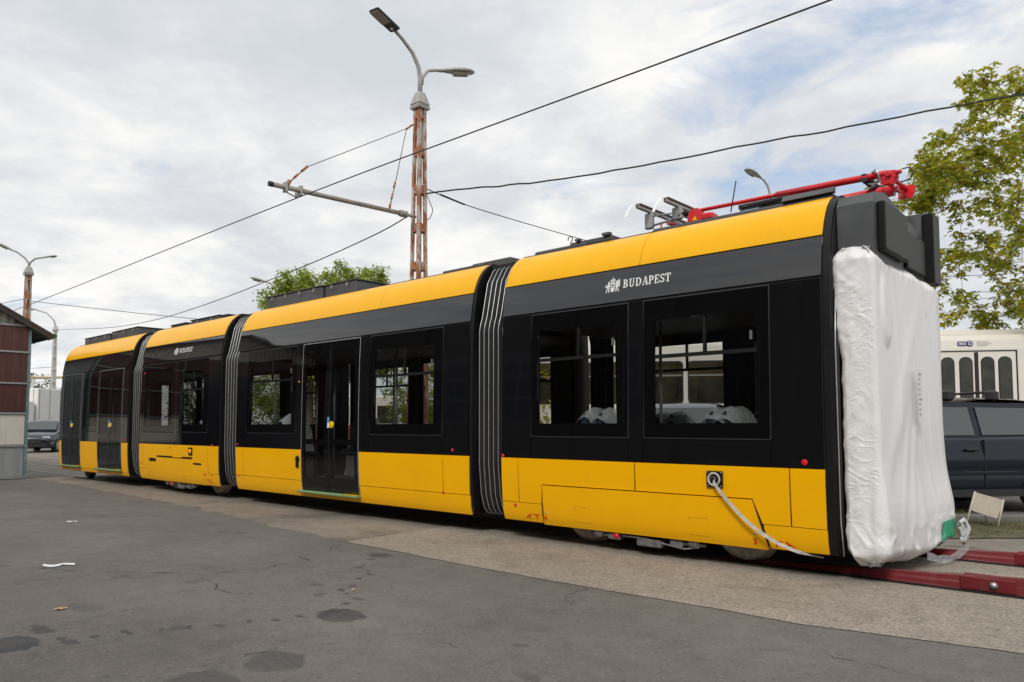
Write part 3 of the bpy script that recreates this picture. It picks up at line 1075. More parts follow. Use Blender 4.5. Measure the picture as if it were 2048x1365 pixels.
def skin(x0, x1, lower, wins, cant_split=(), roof_split=(), doors=(), top_z=2.925):
    """yellow roof, black cantrail and pillars; windows and doors are given"""
    for side in (0, 1):
        cs = [x0] + list(roof_split) + [x1]
        for a, b2 in zip(cs[:-1], cs[1:]):
            panel('roof_panel', M['yellow'], [a + .003, b2 - .003], 2.935, 3.36, side)
        cs = [x0] + list(cant_split) + [x1]
        for a, b2 in zip(cs[:-1], cs[1:]):
            panel('cantrail_panel', M['black'], [a + .003, b2 - .003], 2.578, 2.922, side)
        # pillars and waist strips between openings
        openings = sorted([(w[0], w[1], 'w') for w in wins] + [(d[0], d[1], 'd') for d in doors])
        cur = x0
        for (a, b2, k) in openings + [(x1, x1, 'e')]:
            if a - cur > .03:
                panel('pillar_panel', M['black'], [cur + .012, a - .012], .945, 2.555, side)
            if k == 'w':
                panel('waist_panel', M['black'], [a - .006, b2 + .006], .945, 1.168, side)
            cur = b2


# ---- module nearest the camera (bogie module with towing eye)
x0, x1 = -5.95, -2.27
wD = [(-5.49, -4.21), (-4.02, -2.735)]
core(x0, x1, [(-5.40, -4.33, 1.31, 2.44), (-3.91, -2.84, 1.31, 2.44)])
skin(x0, x1, None, wD, roof_split=(-4.10,))
for side in (0, 1):
    window(wD[0][0], wD[0][1], side, (-5.40, -4.34, 1.325, 2.36), 2.03, -4.84)
    window(wD[1][0], wD[1][1], side, (-3.90, -2.845, 1.325, 2.34), 1.98, -3.36)
    Y_ = M['yellow']
    panel('skirt_panel', Y_, [-5.945, -5.695], .438, .935, side)
    panel('skirt_panel', Y_, [-5.685, -5.364, -5.345, -4.142], [.438, .438, .655, .655], .935, side)
    panel('skirt_panel', Y_, [-4.128, -2.912, -2.828, -2.578], [.655, .655, .438, .438], .935, side)
    panel('skirt_panel', Y_, [-2.566, -2.275], .438, .935, side)
    panel('lower_skirt', Y_, [-5.945, -5.372], .225, .432, side)
    panel('lower_skirt', Y_, [-2.818, -2.775, -2.275], [.40, .225, .225], .432, side)
    panel('bogie_skirt', Y_, [-5.352, -5.332, -2.922, -2.80], .21, [.22, .645, .645, .22], side, inset=-.012, thick=.03)
# thin maintenance hatches on the bogie skirt
for hx in (-4.90, -3.55):
    mb = MB()
    h0, h1, v0, v1 = hx, hx + .20, .275, .445
    for (a, b2, c, d) in ((h0, h1, v1 - .004, v1), (h0, h1, v0, v0 + .004), (h0, h0 + .004, v0 + .004, v1 - .004), (h1 - .004, h1, v0 + .004, v1 - .004)):
        panel_geo(mb, [a, b2], c, d, 0, -.0135, .002, rows=[c, d])
    part(mb, 'hatch_outline', simple('hatch_line', (0.55, 0.27, 0.01), 0.5) if hx < -4 else bpy.data.materials['hatch_line'], fix=False)
# towing eye
mb = MB()
mb.box(-3.345, -3.185, 6.385, 6.398, .735, .885)
sock = part(mb, 'tow_socket', M['satin'])
mb = MB()
mb.lathe([(.062, -.004), (.066, -.012), (.058, -.02), (.048, -.016), (.040, .03), (.001, .05)], (-3.265, 6.385, .81), 'y', 24)
mb.build('socket_ring', M['strap'], sock)
mb = MB()
mb.lathe([(.001, -.021), (.036, -.021), (.036, -.016)], (-3.265, 6.385, .81), 'y', 20)
mb.build('socket_hole', M['backing'], sock)
for sx in (-3.332, -3.198):
    for sz in (.748, .872):
        mb = MB()
        mb.lathe([(.001, -.006), (.006, -.006), (.007, 0)], (sx, 6.385, sz), 'y', 8)
        mb.build('screw', M['steel'], sock)
for (x, z) in ((-2.44, .99), (-5.92, .955), (-5.75, .40), (-6.77, 1.0), (-6.95, .47), (-12.10, .985), (-12.07, .46), (-13.02, .95), (-13.05, .42), (-14.73, .885), (-17.0, 1.0), (-16.1, .55), (-13.32, .42), (-14.15, .30), (-16.05, 2.38)):
    red_dot(x, z, .026 if x > -3 else .02)


def decal(vs, fs, name, mat, x, z, side=0, lift=.004, parent=None):
    mb = MB()
    mb.add([(x + p[0], yy(z + p[1], side, -lift) - p[2], z + p[1]) for p in vs], fs)
    return part(mb, name, mat, parent, fix=False) if parent is None else mb.build(name, mat, parent, fix=False)


for (s, x, z) in (('4', -5.35, .262), ('3', -2.925, .252)):
    vs, fs = text_mesh(s, .075, .0006, weight=.0015)
    decal(vs, fs, 'skirt_number', M['redprint'], x + (.02 if s == '4' else 0), z, lift=.0165)
for bx, bz in ((-5.30, .345), (-2.90, .345)):
    mb = MB()
    mb.lathe([(.001, -.018), (.009, -.018), (.012, -.012)], (bx, yy(bz, 0), bz), 'y', 12)
    part(mb, 'skirt_bolt', M['steel'])


def jack_mark(x, z, flip):
    """red lifting-point pictogram: a bar on a wedge beside a leaning bar"""
    mb = MB()
    k = -1 if flip else 1
    def P(pts, d):
        vs = [(x + k * a, yy(z + c, 0, -.004 - d), z + c) for a, c in pts]
        mb.add(vs, [tuple(range(len(vs)))])
    P([(.0, .045), (.10, .045), (.10, .055), (.0, .055)], 0)
    P([(.045, .045), (.06, .045), (.07, .0), (.055, .0)], .0003)
    P([(-.115, .0), (-.10, .0), (-.02, .05), (-.03, .06)], .0006)
    P([(-.065, .03), (-.05, .04), (-.03, .0), (-.05, .0)], .0009)
    part(mb, 'jacking_mark', M['redprint'], fix=False)


jack_mark(-5.50, .262, False)
jack_mark(-2.66, .245, True)
jack_mark(-13.15, .28, True)


# lettering and arms on the cantrail
def budapest(x, z, h):
    polys = []

    def rect(a, b2, c, d):
        polys.append([(a, c), (b2, c), (b2, d), (a, d)])

    def arc(cx, cz, rx, rz, ix, iz, a0, a1, n=10):
        o = [(cx + rx * math.cos(R(a0 + (a1 - a0) * i / n)), cz + rz * math.sin(R(a0 + (a1 - a0) * i / n))) for i in range(n + 1)]
        i2 = [(cx + ix * math.cos(R(a0 + (a1 - a0) * i / n)), cz + iz * math.sin(R(a0 + (a1 - a0) * i / n))) for i in range(n + 1)]
        for k in range(n):
            polys.append([o[k], o[k + 1], i2[k + 1], i2[k]])
    X = 0
    # B
    rect(.07, .27, .09, .91), rect(0, .36, 0, .09), rect(0, .36, .91, 1)
    arc(.32, .755, .34, .245, .13, .145, -90, 90), arc(.32, .265, .42, .265, .18, .155, -90, 90)
    X = .92
    # U
    rect(X + .08, X + .27, .3, .91), rect(X, X + .36, .91, 1), rect(X + .60, X + .72, .3, .91), rect(X + .50, X + .82, .91, 1)
    arc(X + .40, .30, .32, .31, .14, .19, 180, 360)
    X = 1.92
    # D
    rect(X + .07, X + .27, .09, .91), rect(X, X + .38, 0, .09), rect(X, X + .38, .91, 1), arc(X + .35, .5, .50, .5, .28, .40, -90, 90, 14)
    X = 2.90
    # A
    polys.append([(X + .12, .09), (X + .22, .09), (X + .47, 1), (X + .37, 1)])
    polys.append([(X + .40, 1), (X + .57, 1), (X + .82, .09), (X + .61, .09)])
    rect(X + .24, X + .62, .28, .38), rect(X, X + .32, 0, .09), rect(X + .53, X + .92, 0, .09)
    X = 3.88
    # P
    rect(X + .07, X + .27, .09, .91), rect(X, X + .36, 0, .09), rect(X, X + .36, .91, 1), arc(X + .32, .70, .40, .30, .17, .19, -90, 90)
    X = 4.72
    # E
    rect(X + .07, X + .27, .09, .91), rect(X, X + .68, 0, .09), rect(X, X + .66, .91, 1), rect(X + .27, X + .50, .46, .55), rect(X + .58, X + .68, .09, .28), rect(X + .56, X + .66, .74, .91), rect(X + .44, X + .52, .38, .63)
    X = 5.52
    # S
    arc(X + .34, .73, .30, .27, .12, .16, 30, 270), arc(X + .34, .27, .33, .27, .13, .16, -150, 90), rect(X + .52, X + .62, .72, .96), rect(X + .0, X + .10, .04, .30)
    X = 6.26
    # T
    rect(X + .30, X + .50, .09, .91), rect(X, X + .80, .91, 1), rect(X + .20, X + .60, 0, .09), rect(X, X + .10, .70, .91), rect(X + .70, X + .80, .70, .91)
    mb = MB()
    for i, p in enumerate(polys):
        vs = [(x + a * h * .89, yy(z + c * h, 0, -.004 - .00002 * (i % 40)), z + c * h) for a, c in p]
        mb.add(vs, [tuple(range(len(vs)))])
    part(mb, 'lettering', M['white_print'], fix=False)


def arms(x, z, h):
    """shield with crown between a lion and a griffin, all in flat white"""
    mb = MB()
    cnt = [0]

    def P(pts, mirror=False):
        cnt[0] += 1
        vs = [(x + (-a if mirror else a) * h, yy(z + c * h, 0, -.004 - .00004 * cnt[0]), z + c * h) for a, c in pts]
        mb.add(vs, [tuple(range(len(vs)))])
    P([(-.15, .62), (.15, .62), (.15, .50), (-.15, .50)])
    P([(-.15, .47), (-.10, .47), (-.02, .36), (.02, .36), (.10, .47), (.15, .47), (.15, .33), (-.15, .33)])
    P([(-.15, .30), (.15, .30), (.15, .14), (.09, .05), (0, 0), (-.09, .05), (-.15, .14)])
    P([(-.17, .66), (.17, .66), (.17, .72), (-.17, .72)])
    P([(-.17, .74), (-.05, .74), (-.06, .86), (-.15, .84), (-.19, .79)])
    P([(.17, .74), (.05, .74), (.06, .86), (.15, .84), (.19, .79)])
    P([(-.03, .74), (.03, .74), (.035, .88), (0, .91), (-.035, .88)])
    P([(-.015, .91), (.015, .91), (.015, 1), (-.015, 1)])
    P([(-.04, .95), (.04, .95), (.04, .97), (-.04, .97)])
    for mir in (False, True):
        s = -1
        P([(-.36, .62), (-.27, .66), (-.25, .60), (-.29, .56), (-.25, .46), (-.27, .30), (-.38, .28), (-.43, .40), (-.40, .52)], mir)
        P([(-.38, .64), (-.30, .74), (-.23, .72), (-.22, .64), (-.28, .60), (-.36, .58)], mir)
        P([(-.27, .54), (-.17, .60), (-.16, .54), (-.26, .46)], mir)
        P([(-.26, .42), (-.17, .44), (-.17, .38), (-.26, .35)], mir)
        P([(-.30, .32), (-.22, .30), (-.25, .16), (-.20, .03), (-.31, .02), (-.32, .15)], mir)
        P([(-.38, .30), (-.31, .28), (-.40, .15), (-.42, .02), (-.53, .0), (-.48, .08), (-.47, .17)], mir)
        P([(-.42, .34), (-.50, .30), (-.56, .42), (-.53, .50), (-.58, .54), (-.51, .55), (-.49, .43), (-.42, .40)], mir)
    P([(.38, .52), (.44, .50), (.58, .70), (.50, .66), (.53, .82), (.45, .72), (.42, .86), (.38, .70)])
    P([(.40, .44), (.47, .44), (.57, .58), (.49, .54)])
    part(mb, 'coat_of_arms', M['white_print'], fix=False)


arms(-4.405, 2.685, .165)
budapest(-4.275, 2.715, .088)
arms(-14.66, 2.685, .155)
budapest(-14.52, 2.71, .088)

# end frame at the open end of the nearest module
for side in (0, 1):
    part(panel_geo(MB(), [-2.268, -2.205], .22, 3.34, side, .012, .12), 'end_frame', M['satin'], fix=False)
mb = MB()
prof = [(6.4 + S(z) + .05, z) for z in (.24, .5, .95, 2.2, 2.6, 2.92, 3.15, 3.28, 3.31)]
prof = prof + [(15.2 - y, z) for y, z in reversed(prof)]
mb.prism(prof, 'x', -2.23, -2.20)
part(mb, 'end_wall', M['rubber'])
mb = MB()
mb.tube([(-2.185, 6.53, .25), (-2.185, 6.515, .8), (-2.185, 6.51, 2.4), (-2.185, 6.57, 2.72), (-2.185, 6.68, 2.80)], .018, 8)
mb.tube([(-2.15, 6.58, .25), (-2.15, 6.565, .8), (-2.15, 6.56, 2.4), (-2.15, 6.61, 2.62)], .014, 8)
part(mb, 'edge_tube', M['rubber'])
mb = MB()
mb.tube([(-2.17, 6.50, .22), (-2.180, 6.475, .5), (-2.185, 6.465, 2.0), (-2.185, 6.50, 2.45)], .006, 6)
part(mb, 'edge_strip', M['rib'])

# ---- second module (with a double door)
x0, x1 = -12.17, -6.48
wC = [(-11.80, -10.33), (-8.45, -6.97)]
dC = [(-10.13, -8.70)]
core(x0, x1, [(-11.72, -10.42, 1.31, 2.45), (-10.13, -8.70, .29, 2.54), (-8.36, -7.12, 1.31, 2.45)])
skin(x0, x1, None, wC, roof_split=(-8.35,), doors=dC)
for side in (0, 1):
    window(wC[0][0], wC[0][1], side, (-11.70, -10.44, 1.325, 2.36), 2.03, -11.05)
    window(wC[1][0], wC[1][1], side, (-8.34, -7.13, 1.325, 2.34), 1.98, -7.72)
    door(-10.13, -8.70, side)
    panel('skirt_panel', M['yellow'], [-12.165, -11.915], .468, .935, side)
    panel('skirt_panel', M['yellow'], [-11.905, -10.15], .468, .935, side)
    panel('skirt_panel', M['yellow'], [-8.68, -6.955], .468, .935, side)
    panel('skirt_panel', M['yellow'], [-6.943, -6.485], .468, .935, side)
    panel('lower_skirt', M['yellow'], [-12.165, -10.16, -10.15, -8.68, -8.67, -6.485], .225, [.461, .461, .285, .285, .461, .461], side)
mb = MB()
mb.lathe([(.001, -.012), (.05, -.012), (.055, 0)], (-10.235, 6.4, .79), 'y', 16)
mb.bbox(-10.27, -10.20, 6.385, 6.40, .66, .76, .004)
part(mb, 'door_lock', M['satin'])
mb = MB()
mb.lathe([(.001, -.008), (.014, -.008), (.016, 0)], (-10.22, 6.4, 1.98), 'y', 12)
part(mb, 'side_lamp', simple('amber_lens', (0.8, 0.25, 0.02), 0.2))

# ---- third module (bogie skirt with open slots)
x0, x1 = -16.21, -12.79
wB = [(-16.10, -14.62), (-14.46, -13.24)]
core(x0, x1, [(-15.98, -14.74, 1.31, 2.44), (-14.36, -13.38, 1.31, 2.44)])
skin(x0, x1, None, wB)
for side in (0, 1):
    window(wB[0][0], wB[0][1], side, (-16.0, -14.72, 1.29, 2.44), glass='glass_dark')
    window(wB[1][0], wB[1][1], side, (-14.34, -13.42, 1.325, 2.34), 1.98, -13.86)
    Y_ = M['yellow']
    panel('skirt_panel', Y_, [-16.205, -15.98], .44, .935, side)
    panel('skirt_panel', Y_, [-15.97, -15.72, -15.715, -15.36, -15.355, -14.655], [.44, .44, .655, .655, .715, .715], .935, side)
    panel('skirt_panel', Y_, [-14.645, -14.26, -14.255, -13.80, -13.795, -13.45, -13.36, -13.19], [.695, .695, .715, .715, .615, .615, .44, .44], .935, side)
    panel('skirt_panel', Y_, [-13.18, -12.795], .44, .935, side)
    panel('lower_skirt', Y_, [-16.205, -15.76], .225, .434, side)
    panel('lower_skirt', Y_, [-13.35, -13.31, -12.795], [.40, .225, .225], .434, side)
    panel('bogie_skirt', Y_, [-15.75, -15.72, -15.37, -15.365, -13.80, -13.79, -13.44, -13.32], .22, [.23, .585, .585, .680, .672, .575, .575, .23], side, inset=-.008, thick=.03)
mb = MB()
mb.box(-13.92, -13.78, 6.386, 6.398, .755, .895)
sock = part(mb, 'tow_socket', M['satin'])
mb = MB()
mb.lathe([(.001, -.012), (.036, -.012), (.046, 0)], (-13.85, 6.386, .825), 'y', 20)
mb.build('socket_cover', M['yellow'], sock)

# ---- fourth, farthest module (two double doors)
x0, x1 = -21.12, -16.83
dA = [(-20.93, -19.66), (-18.54, -17.17)]
wA = [(-19.56, -18.62)]
core(x0, x1, [(-20.93, -19.66, .29, 2.54), (-19.48, -18.70, 1.31, 2.44), (-18.54, -17.17, .29, 2.54)], (True, False))
skin(x0, x1, None, wA, doors=dA, cant_split=(-20.35, -19.5, -18.65, -17.75, -17.05))
for side in (0, 1):
    window(wA[0][0], wA[0][1], side, (-19.50, -18.68, 1.29, 2.44), glass='glass_dark')
    door(-20.93, -19.66, side, .36)
    door(-18.54, -17.17, side, .36)
    panel('skirt_panel', M['yellow'], [-21.115, -20.955], .30, .935, side)
    panel('skirt_panel', M['yellow'], [-19.635, -18.565], .30, .935, side)
    panel('skirt_panel', M['yellow'], [-17.145, -16.835], .30, .935, side)
    panel('lower_skirt', M['yellow'], [-21.115, -16.835], .225, .294, side)


# ---- gangways between the modules
def gangway(xl, xr):
    """dark end frame fixed to the left module and five folds of bellows"""
    w = xr - xl
    for side in (0, 1):
        part(panel_geo(MB(), [xl + .004, xl + .045], .25, 3.34, side, .008, .35), 'gangway_frame', M['satin'], fix=False)
    bp = [(.24, .26), (.26, .20), (.32, .15), (.48, .10), (.85, .062), (2.44, .060), (2.53, .078), (2.60, .105), (3.05, .20), (3.22, .30), (3.29, .40)]
    ring0 = [(6.4 + s, z) for z, s in bp]
    ring = ring0 + [(15.2 - y, z) for y, z in reversed(ring0)]
    nf = 5
    xa, xb = xl + .115, xr - .025
    b = MB()
    xs = []
    for i in range(nf):
        a = xa + (xb - xa) * i / nf
        d = (xb - xa) / nf
        xs += [(a, 0), (a + d * .5, .07)]
    xs.append((xb, 0))
    vs, fs = [], []
    n = len(ring)
    for (x, dd) in xs:
        for (y, z) in ring:
            cy, cz = 7.6 - y, 1.8 - z
            L = math.hypot(cy, cz)
            vs.append((x, y + cy / L * dd, z + cz / L * dd))
    for i in range(len(xs) - 1):
        for j in range(n - 1):
            k = i * n + j
            fs.append((k, k + n, k + n + 1, k + 1))
    b.add(vs, fs)
    bo = part(b, 'bellows', M['rubber'], fix=False)
    for i in range(nf + 1):
        x = xa + (xb - xa) * i / nf
        r = MB()
        r.tube([(x, y, z) for y, z in ring], .0052, 6, cap=False)
        r.build('bellows_rib', M['rib'], bo)
    # dark tunnel floor and roof behind
    c = MB()
    c.box(xl, xr, 6.75, 8.45, .24, .36)
    part(c, 'gangway_floor', M['rubber'])
    c = MB()
    c.box(xl, xr, 6.75, 8.45, 3.2, 3.3)
    part(c, 'gangway_ceiling', M['rubber'])


gangway(-6.48, -5.95)
gangway(-12.79, -12.17)
gangway(-16.83, -16.21)

# ---- seats and grab poles
for (x, y, f) in ((-5.05, 6.85, -1), (-4.60, 6.85, 1), (-4.60, 8.35, 1), (-3.75, 6.85, -1), (-3.30, 8.35, 1), (-2.95, 6.85, 1), (-5.05, 8.35, -1), (-3.75, 8.35, -1),
                  (-11.4, 6.85, -1), (-10.8, 6.85, 1), (-11.4, 8.35, -1), (-10.8, 8.35, 1), (-7.9, 8.35, -1), (-7.4, 8.35, 1),
                  (-14.1, 6.85, -1), (-13.6, 6.85, 1), (-15.4, 8.35, 1), (-14.1, 8.35, -1)):
    seat(x, y, f)
for (x, y) in ((-4.3, 7.2), (-3.4, 7.95), (-10.3, 7.1), (-8.6, 7.0), (-8.2, 7.9), (-7.3, 7.3), (-11.1, 7.3), (-9.4, 7.6), (-13.8, 7.2), (-18, 7.3), (-20.2, 7.3)):
    handrail(x, y)


# ---- roof equipment
def roof_box(x0, x1, y0, y1, z1, clips=3, lid=True):
    mb = MB()
    mb.bbox(x0, x1, y0, y1, 3.34, z1, .012)
    o = part(mb, 'roof_box', M['roofbox'])
    if lid:
        l = MB()
        l.bbox(x0 - .015, x1 + .015, y0 - .015, y1 + .015, z1 + .002, z1 + .022, .006)
        l.build('box_lid', M['roofdark'], o)
    for i in range(clips):
        f = (i + .5) / clips
        c = MB()
        c.box(x0 + (x1 - x0) * f - .012, x0 + (x1 - x0) * f + .012, y0 - .03, y0 - .002, z1 - .07, z1 - .01)
        c.build('clip', M['galv'], o)
    return o


roof_box(-12.15, -10.42, 6.92, 8.27, 3.57, 4)
roof_box(-10.38, -9.55, 6.95, 8.22, 3.57, 2)
roof_box(-7.55, -6.75, 6.93, 8.27, 3.42, 0, False)
roof_box(-7.0, -6.3, 6.95, 8.2, 3.44, 0, False)
roof_box(-20.85, -19.2, 6.83, 8.3, 3.50, 3)
roof_box(-19.15, -17.6, 6.86, 8.3, 3.53, 3)
roof_box(-15.9, -15.2, 6.86, 8.3, 3.40, 0)
roof_box(-15.0, -13.8, 6.87, 8.3, 3.42, 2)
roof_box(-14.85, -14.1, 7.2, 8.1, 3.50, 1)
roof_box(-5.82, -5.05, 6.85, 8.35, 3.40, 0, False)
mb = MB()
mb.bbox(-5.30, -4.70, 6.87, 8.3, 3.37, 3.43, .01)
mb.box(-5.20, -5.14, 6.84, 6.9, 3.43, 3.455)
mb.box(-4.82, -4.72, 6.84, 6.9, 3.43, 3.46)
part(mb, 'roof_hatch', M['roofbox'])
mb = MB()
mb.tube([(-5.28, 6.86, 3.43)] + [(-5.28 + .035 * math.sin(a) - .0, 6.86, 3.47 - .035 * math.cos(a)) for a in (1, 2, 3, 4, 5)], .006, 6)
part(mb, 'lifting_ring', M['plastic_black'])
# long fairing with vent springs under the pantograph
mb = MB()
mb.prism([(6.80, 3.34), (8.40, 3.34), (8.36, 3.385), (6.84, 3.385)], 'x', -4.15, -2.3)
part(mb, 'pantograph_base', M['roofdark'])
mb = MB()
mb.prism([(6.79, 3.386), (6.86, 3.386), (6.86, 3.44), (6.83, 3.44)], 'x', -2.75, -2.28)
part(mb, 'roof_fairing', M['roofbox'])
for (ya, xa, xb) in ((6.98, -3.25, -2.75), (7.12, -3.1, -2.45)):
    mb = MB()
    nturn, pts = 26, []
    for i in range(nturn * 6 + 1):
        a = i * math.pi / 3
        f = i / (nturn * 6)
        pts.append((xa + (xb - xa) * f, ya + .03 * math.cos(a), 3.465 + .03 * math.sin(a)))
    mb.tube(pts, .007, 4)
    part(mb, 'pantograph_spring', M['bogie'])
# pantograph
mb = MB()
mb.tube([(-3.92, 7.30, 3.63), (-3.1, 7.30, 3.622), (-3.0, 7.30, 3.622)], .021, 10)
mb.tube([(-3.0, 7.30, 3.622), (-1.98, 7.30, 3.605), (-1.88, 7.32, 3.59)], .033, 10)
pan = part(mb, 'pantograph', M['red_paint'])
mb = MB()
mb.tube([(-3.9, 7.85, 3.62), (-3.05, 7.85, 3.62), (-1.95, 7.85, 3.61)], .03, 10)
mb.build('upper_arm', M['red_paint'], pan)
mb = MB()
mb.tube([(-3.7, 7.6, 3.52), (-2.0, 7.6, 3.53)], .05, 12)
mb.build('lower_arm', M['red_paint'], pan)
mb = MB()
for yk in (7.28, 7.84):
    mb.prism([(-2.02, 3.50), (-1.91, 3.49), (-1.87, 3.55), (-1.865, 3.60), (-1.90, 3.62), (-2.02, 3.615)], 'y', yk, yk + .03)
mb.tube([(-1.95, 7.24, 3.585), (-1.95, 7.92, 3.585)], .022, 10)
mb.tube([(-1.96, 7.26, 3.515), (-1.96, 7.90, 3.515)], .018, 10)
mb.tube([(-1.88, 7.24, 3.58), (-1.83, 7.24, 3.58)], .02, 8)
mb.build('knuckle', M['red_paint'], pan)
mb = MB()
mb.tube([(-2.16, 7.27, 3.60), (-2.16, 7.93, 3.60)], .04, 12)
mb.build('damper', M['plastic_black'], pan)
mb = MB()
for yk in (7.24, 7.27):
    mb.tube([(-2.08, yk, 3.62), (-2.04, yk - .03, 3.64), (-2.02, yk, 3.56), (-2.06, yk - .02, 3.50), (-2.11, yk, 3.47)], .008, 6)
mb.tube([(-2.12, 7.26, 3.53), (-2.02, 7.24, 3.50), (-1.98, 7.26, 3.47)], .01, 6)
mb.build('braid', M['steel'], pan)
mb = MB()
mb.tube([(-1.84, 7.3, 3.62), (-1.78, 7.3, 3.62), (-1.74, 7.3, 3.57), (-1.78, 7.3, 3.51), (-1.86, 7.3, 3.50)], .006, 6)
mb.tube([(-2.0, 7.27, 3.46), (-1.98, 7.27, 3.38), (-1.9, 7.27, 3.38), (-1.88, 7.27, 3.46)], .006, 6)
mb.build('loop_cable', M['cable'], pan)
# tower brackets
for yb in (7.25, 7.95):
    mb = MB()
    mb.prism([(-3.98, 3.43), (-3.76, 3.43), (-3.80, 3.60), (-3.84, 3.64), (-3.91, 3.64), (-3.95, 3.60)], 'y', yb - .02, yb + .02)
    mb.build('bracket', M['red_paint'], pan)
mb = MB()
mb.prism([(-3.905, 3.51), (-3.845, 3.51), (-3.875, 3.56)], 'y', 7.226, 7.228)
mb.build('warning_triangle', M['yellow_btn'], pan)
mb = MB()
mb.bbox(-3.78, -3.1, 7.3, 7.9, 3.44, 3.50, .01)
mb.bbox(-3.72, -3.58, 7.05, 7.2, 3.44, 3.52, .02)
mb.build('base_frame', M['red_paint'], pan)
mb = MB()
mb.tube([(-3.35, 7.0, 3.45), (-3.28, 6.98, 3.75)], .006, 6)
mb.build('antenna', M['cable'], pan)
# head: two carbon strips and bent horns
mb = MB()
for hx in (-4.44, -4.09):
    mb.bbox(hx - .03, hx + .03, 7.0, 8.2, 3.735, 3.76, .006)
mb.build('carbon_strip', M['copper'], pan)
mb = MB()
for hx in (-4.44, -4.09):
    mb.bbox(hx - .022, hx + .022, 6.98, 8.22, 3.70, 3.734, .005)
mb.build('strip_carrier', M['galv'], pan)
for hx in (-4.44, -4.09):
    for sg in (-1, 1):
        mb = MB()
        pts = []
        for i in range(9):
            a = i / 8
            pts.append((hx, 7.6 + sg * (.60 + .26 * a), 3.745 - .20 * a ** 2.2))
        vs, fs = [], []
        for i, (a, bq, c) in enumerate(pts):
            vs += [(a - .018, bq, c), (a + .018, bq, c), (a + .018, bq, c - .006), (a - .018, bq, c - .006)]
            if i:
                o = 4 * i
                fs += [(o - 4 + k, o - 4 + (k + 1) % 4, o + (k + 1) % 4, o + k) for k in range(4)]
        mb.add(vs, fs + [(0, 1, 2, 3), (32, 33, 34, 35)])
        mb.build('horn', M['white_print'], pan)
mb = MB()
for yk in (7.25, 7.95):
    mb.bbox(-4.50, -4.40, yk - .03, yk + .03, 3.52, 3.70, .01)
    mb.bbox(-4.15, -4.04, yk - .03, yk + .03, 3.56, 3.70, .01)
    mb.tube([(-4.45, yk, 3.55), (-4.02, yk, 3.585)], .014, 8)
    mb.tube([(-4.42, yk, 3.66), (-4.02, yk, 3.64)], .010, 8)
    mb.tube([(-4.24, yk, 3.57), (-4.22, yk, 3.53), (-4.18, yk, 3.53), (-4.16, yk, 3.58)], .007, 6)
mb.tube([(-4.06, 7.2, 3.62), (-4.06, 8.0, 3.62)], .02, 8)
mb.build('head_suspension', M['galv'], pan)
mb = MB()
mb.tube([(-4.06, 7.30, 3.63), (-3.92, 7.30, 3.62)], .03, 10)
mb.tube([(-4.06, 7.85, 3.62), (-3.90, 7.85, 3.62)], .03, 10)
mb.build('insulator', M['cable'], pan)
mb = MB()
mb.tube([(-4.25, 7.3, 3.56), (-3.9, 7.5, 3.46)], .02, 8)
mb.tube([(-4.3, 7.25, 3.56), (-4.3, 7.25, 3.42)], .01, 6)
mb.build('guide_rod', M['red_paint'], pan)

# ---- gangway head cover at the open end
mb = MB()
mb.prism([(6.62, 2.70), (6.60, 3.18), (6.66, 3.27), (6.95, 3.33), (7.45, 3.27), (7.75, 3.22), (8.12, 3.16), (8.15, 3.40), (8.44, 3.42), (8.46, 2.75)], 'x', -2.19, -1.90)
part(mb, 'gangway_head', M['roofbox'])
mb = MB()
mb.bbox(-1.895, -1.83, 6.70, 7.40, 2.78, 3.20, .01)
mb.bbox(-1.895, -1.80, 8.18, 8.43, 2.70, 3.40, .008)
mb.bbox(-1.895, -1.86, 7.48, 8.10, 2.75, 3.10, .01)
part(mb, 'gangway_plate', M['satin'])


# ---- bogies
def wheel(x, y, side):
    mb = MB()
    d = 1 if side else -1
    mb.lathe([(.10, .0), (.10, .05 * d), (.20, .045 * d), (.215, .055 * d), (.275, .055 * d), (.295, .04 * d), (.30, -.05 * d), (.325, -.055 * d), (.325, -.085 * d), (.1, -.085 * d)], (x, y, .325), 'y', 36)
    o = part(mb, 'wheel', M['wheel'])
    h = MB()
    h.lathe([(.001, .085 * d), (.06, .085 * d), (.085, .06 * d), (.10, .05 * d)], (x, y, .325), 'y', 20)
    for k in range(8):
        a = k * math.pi / 4
        h.lathe([(.001, .07 * d), (.012, .07 * d), (.013, .045 * d)], (x + .15 * math.cos(a), y, .325 + .15 * math.sin(a)), 'y', 6)
    h.build('hub', M['bogie'], o)


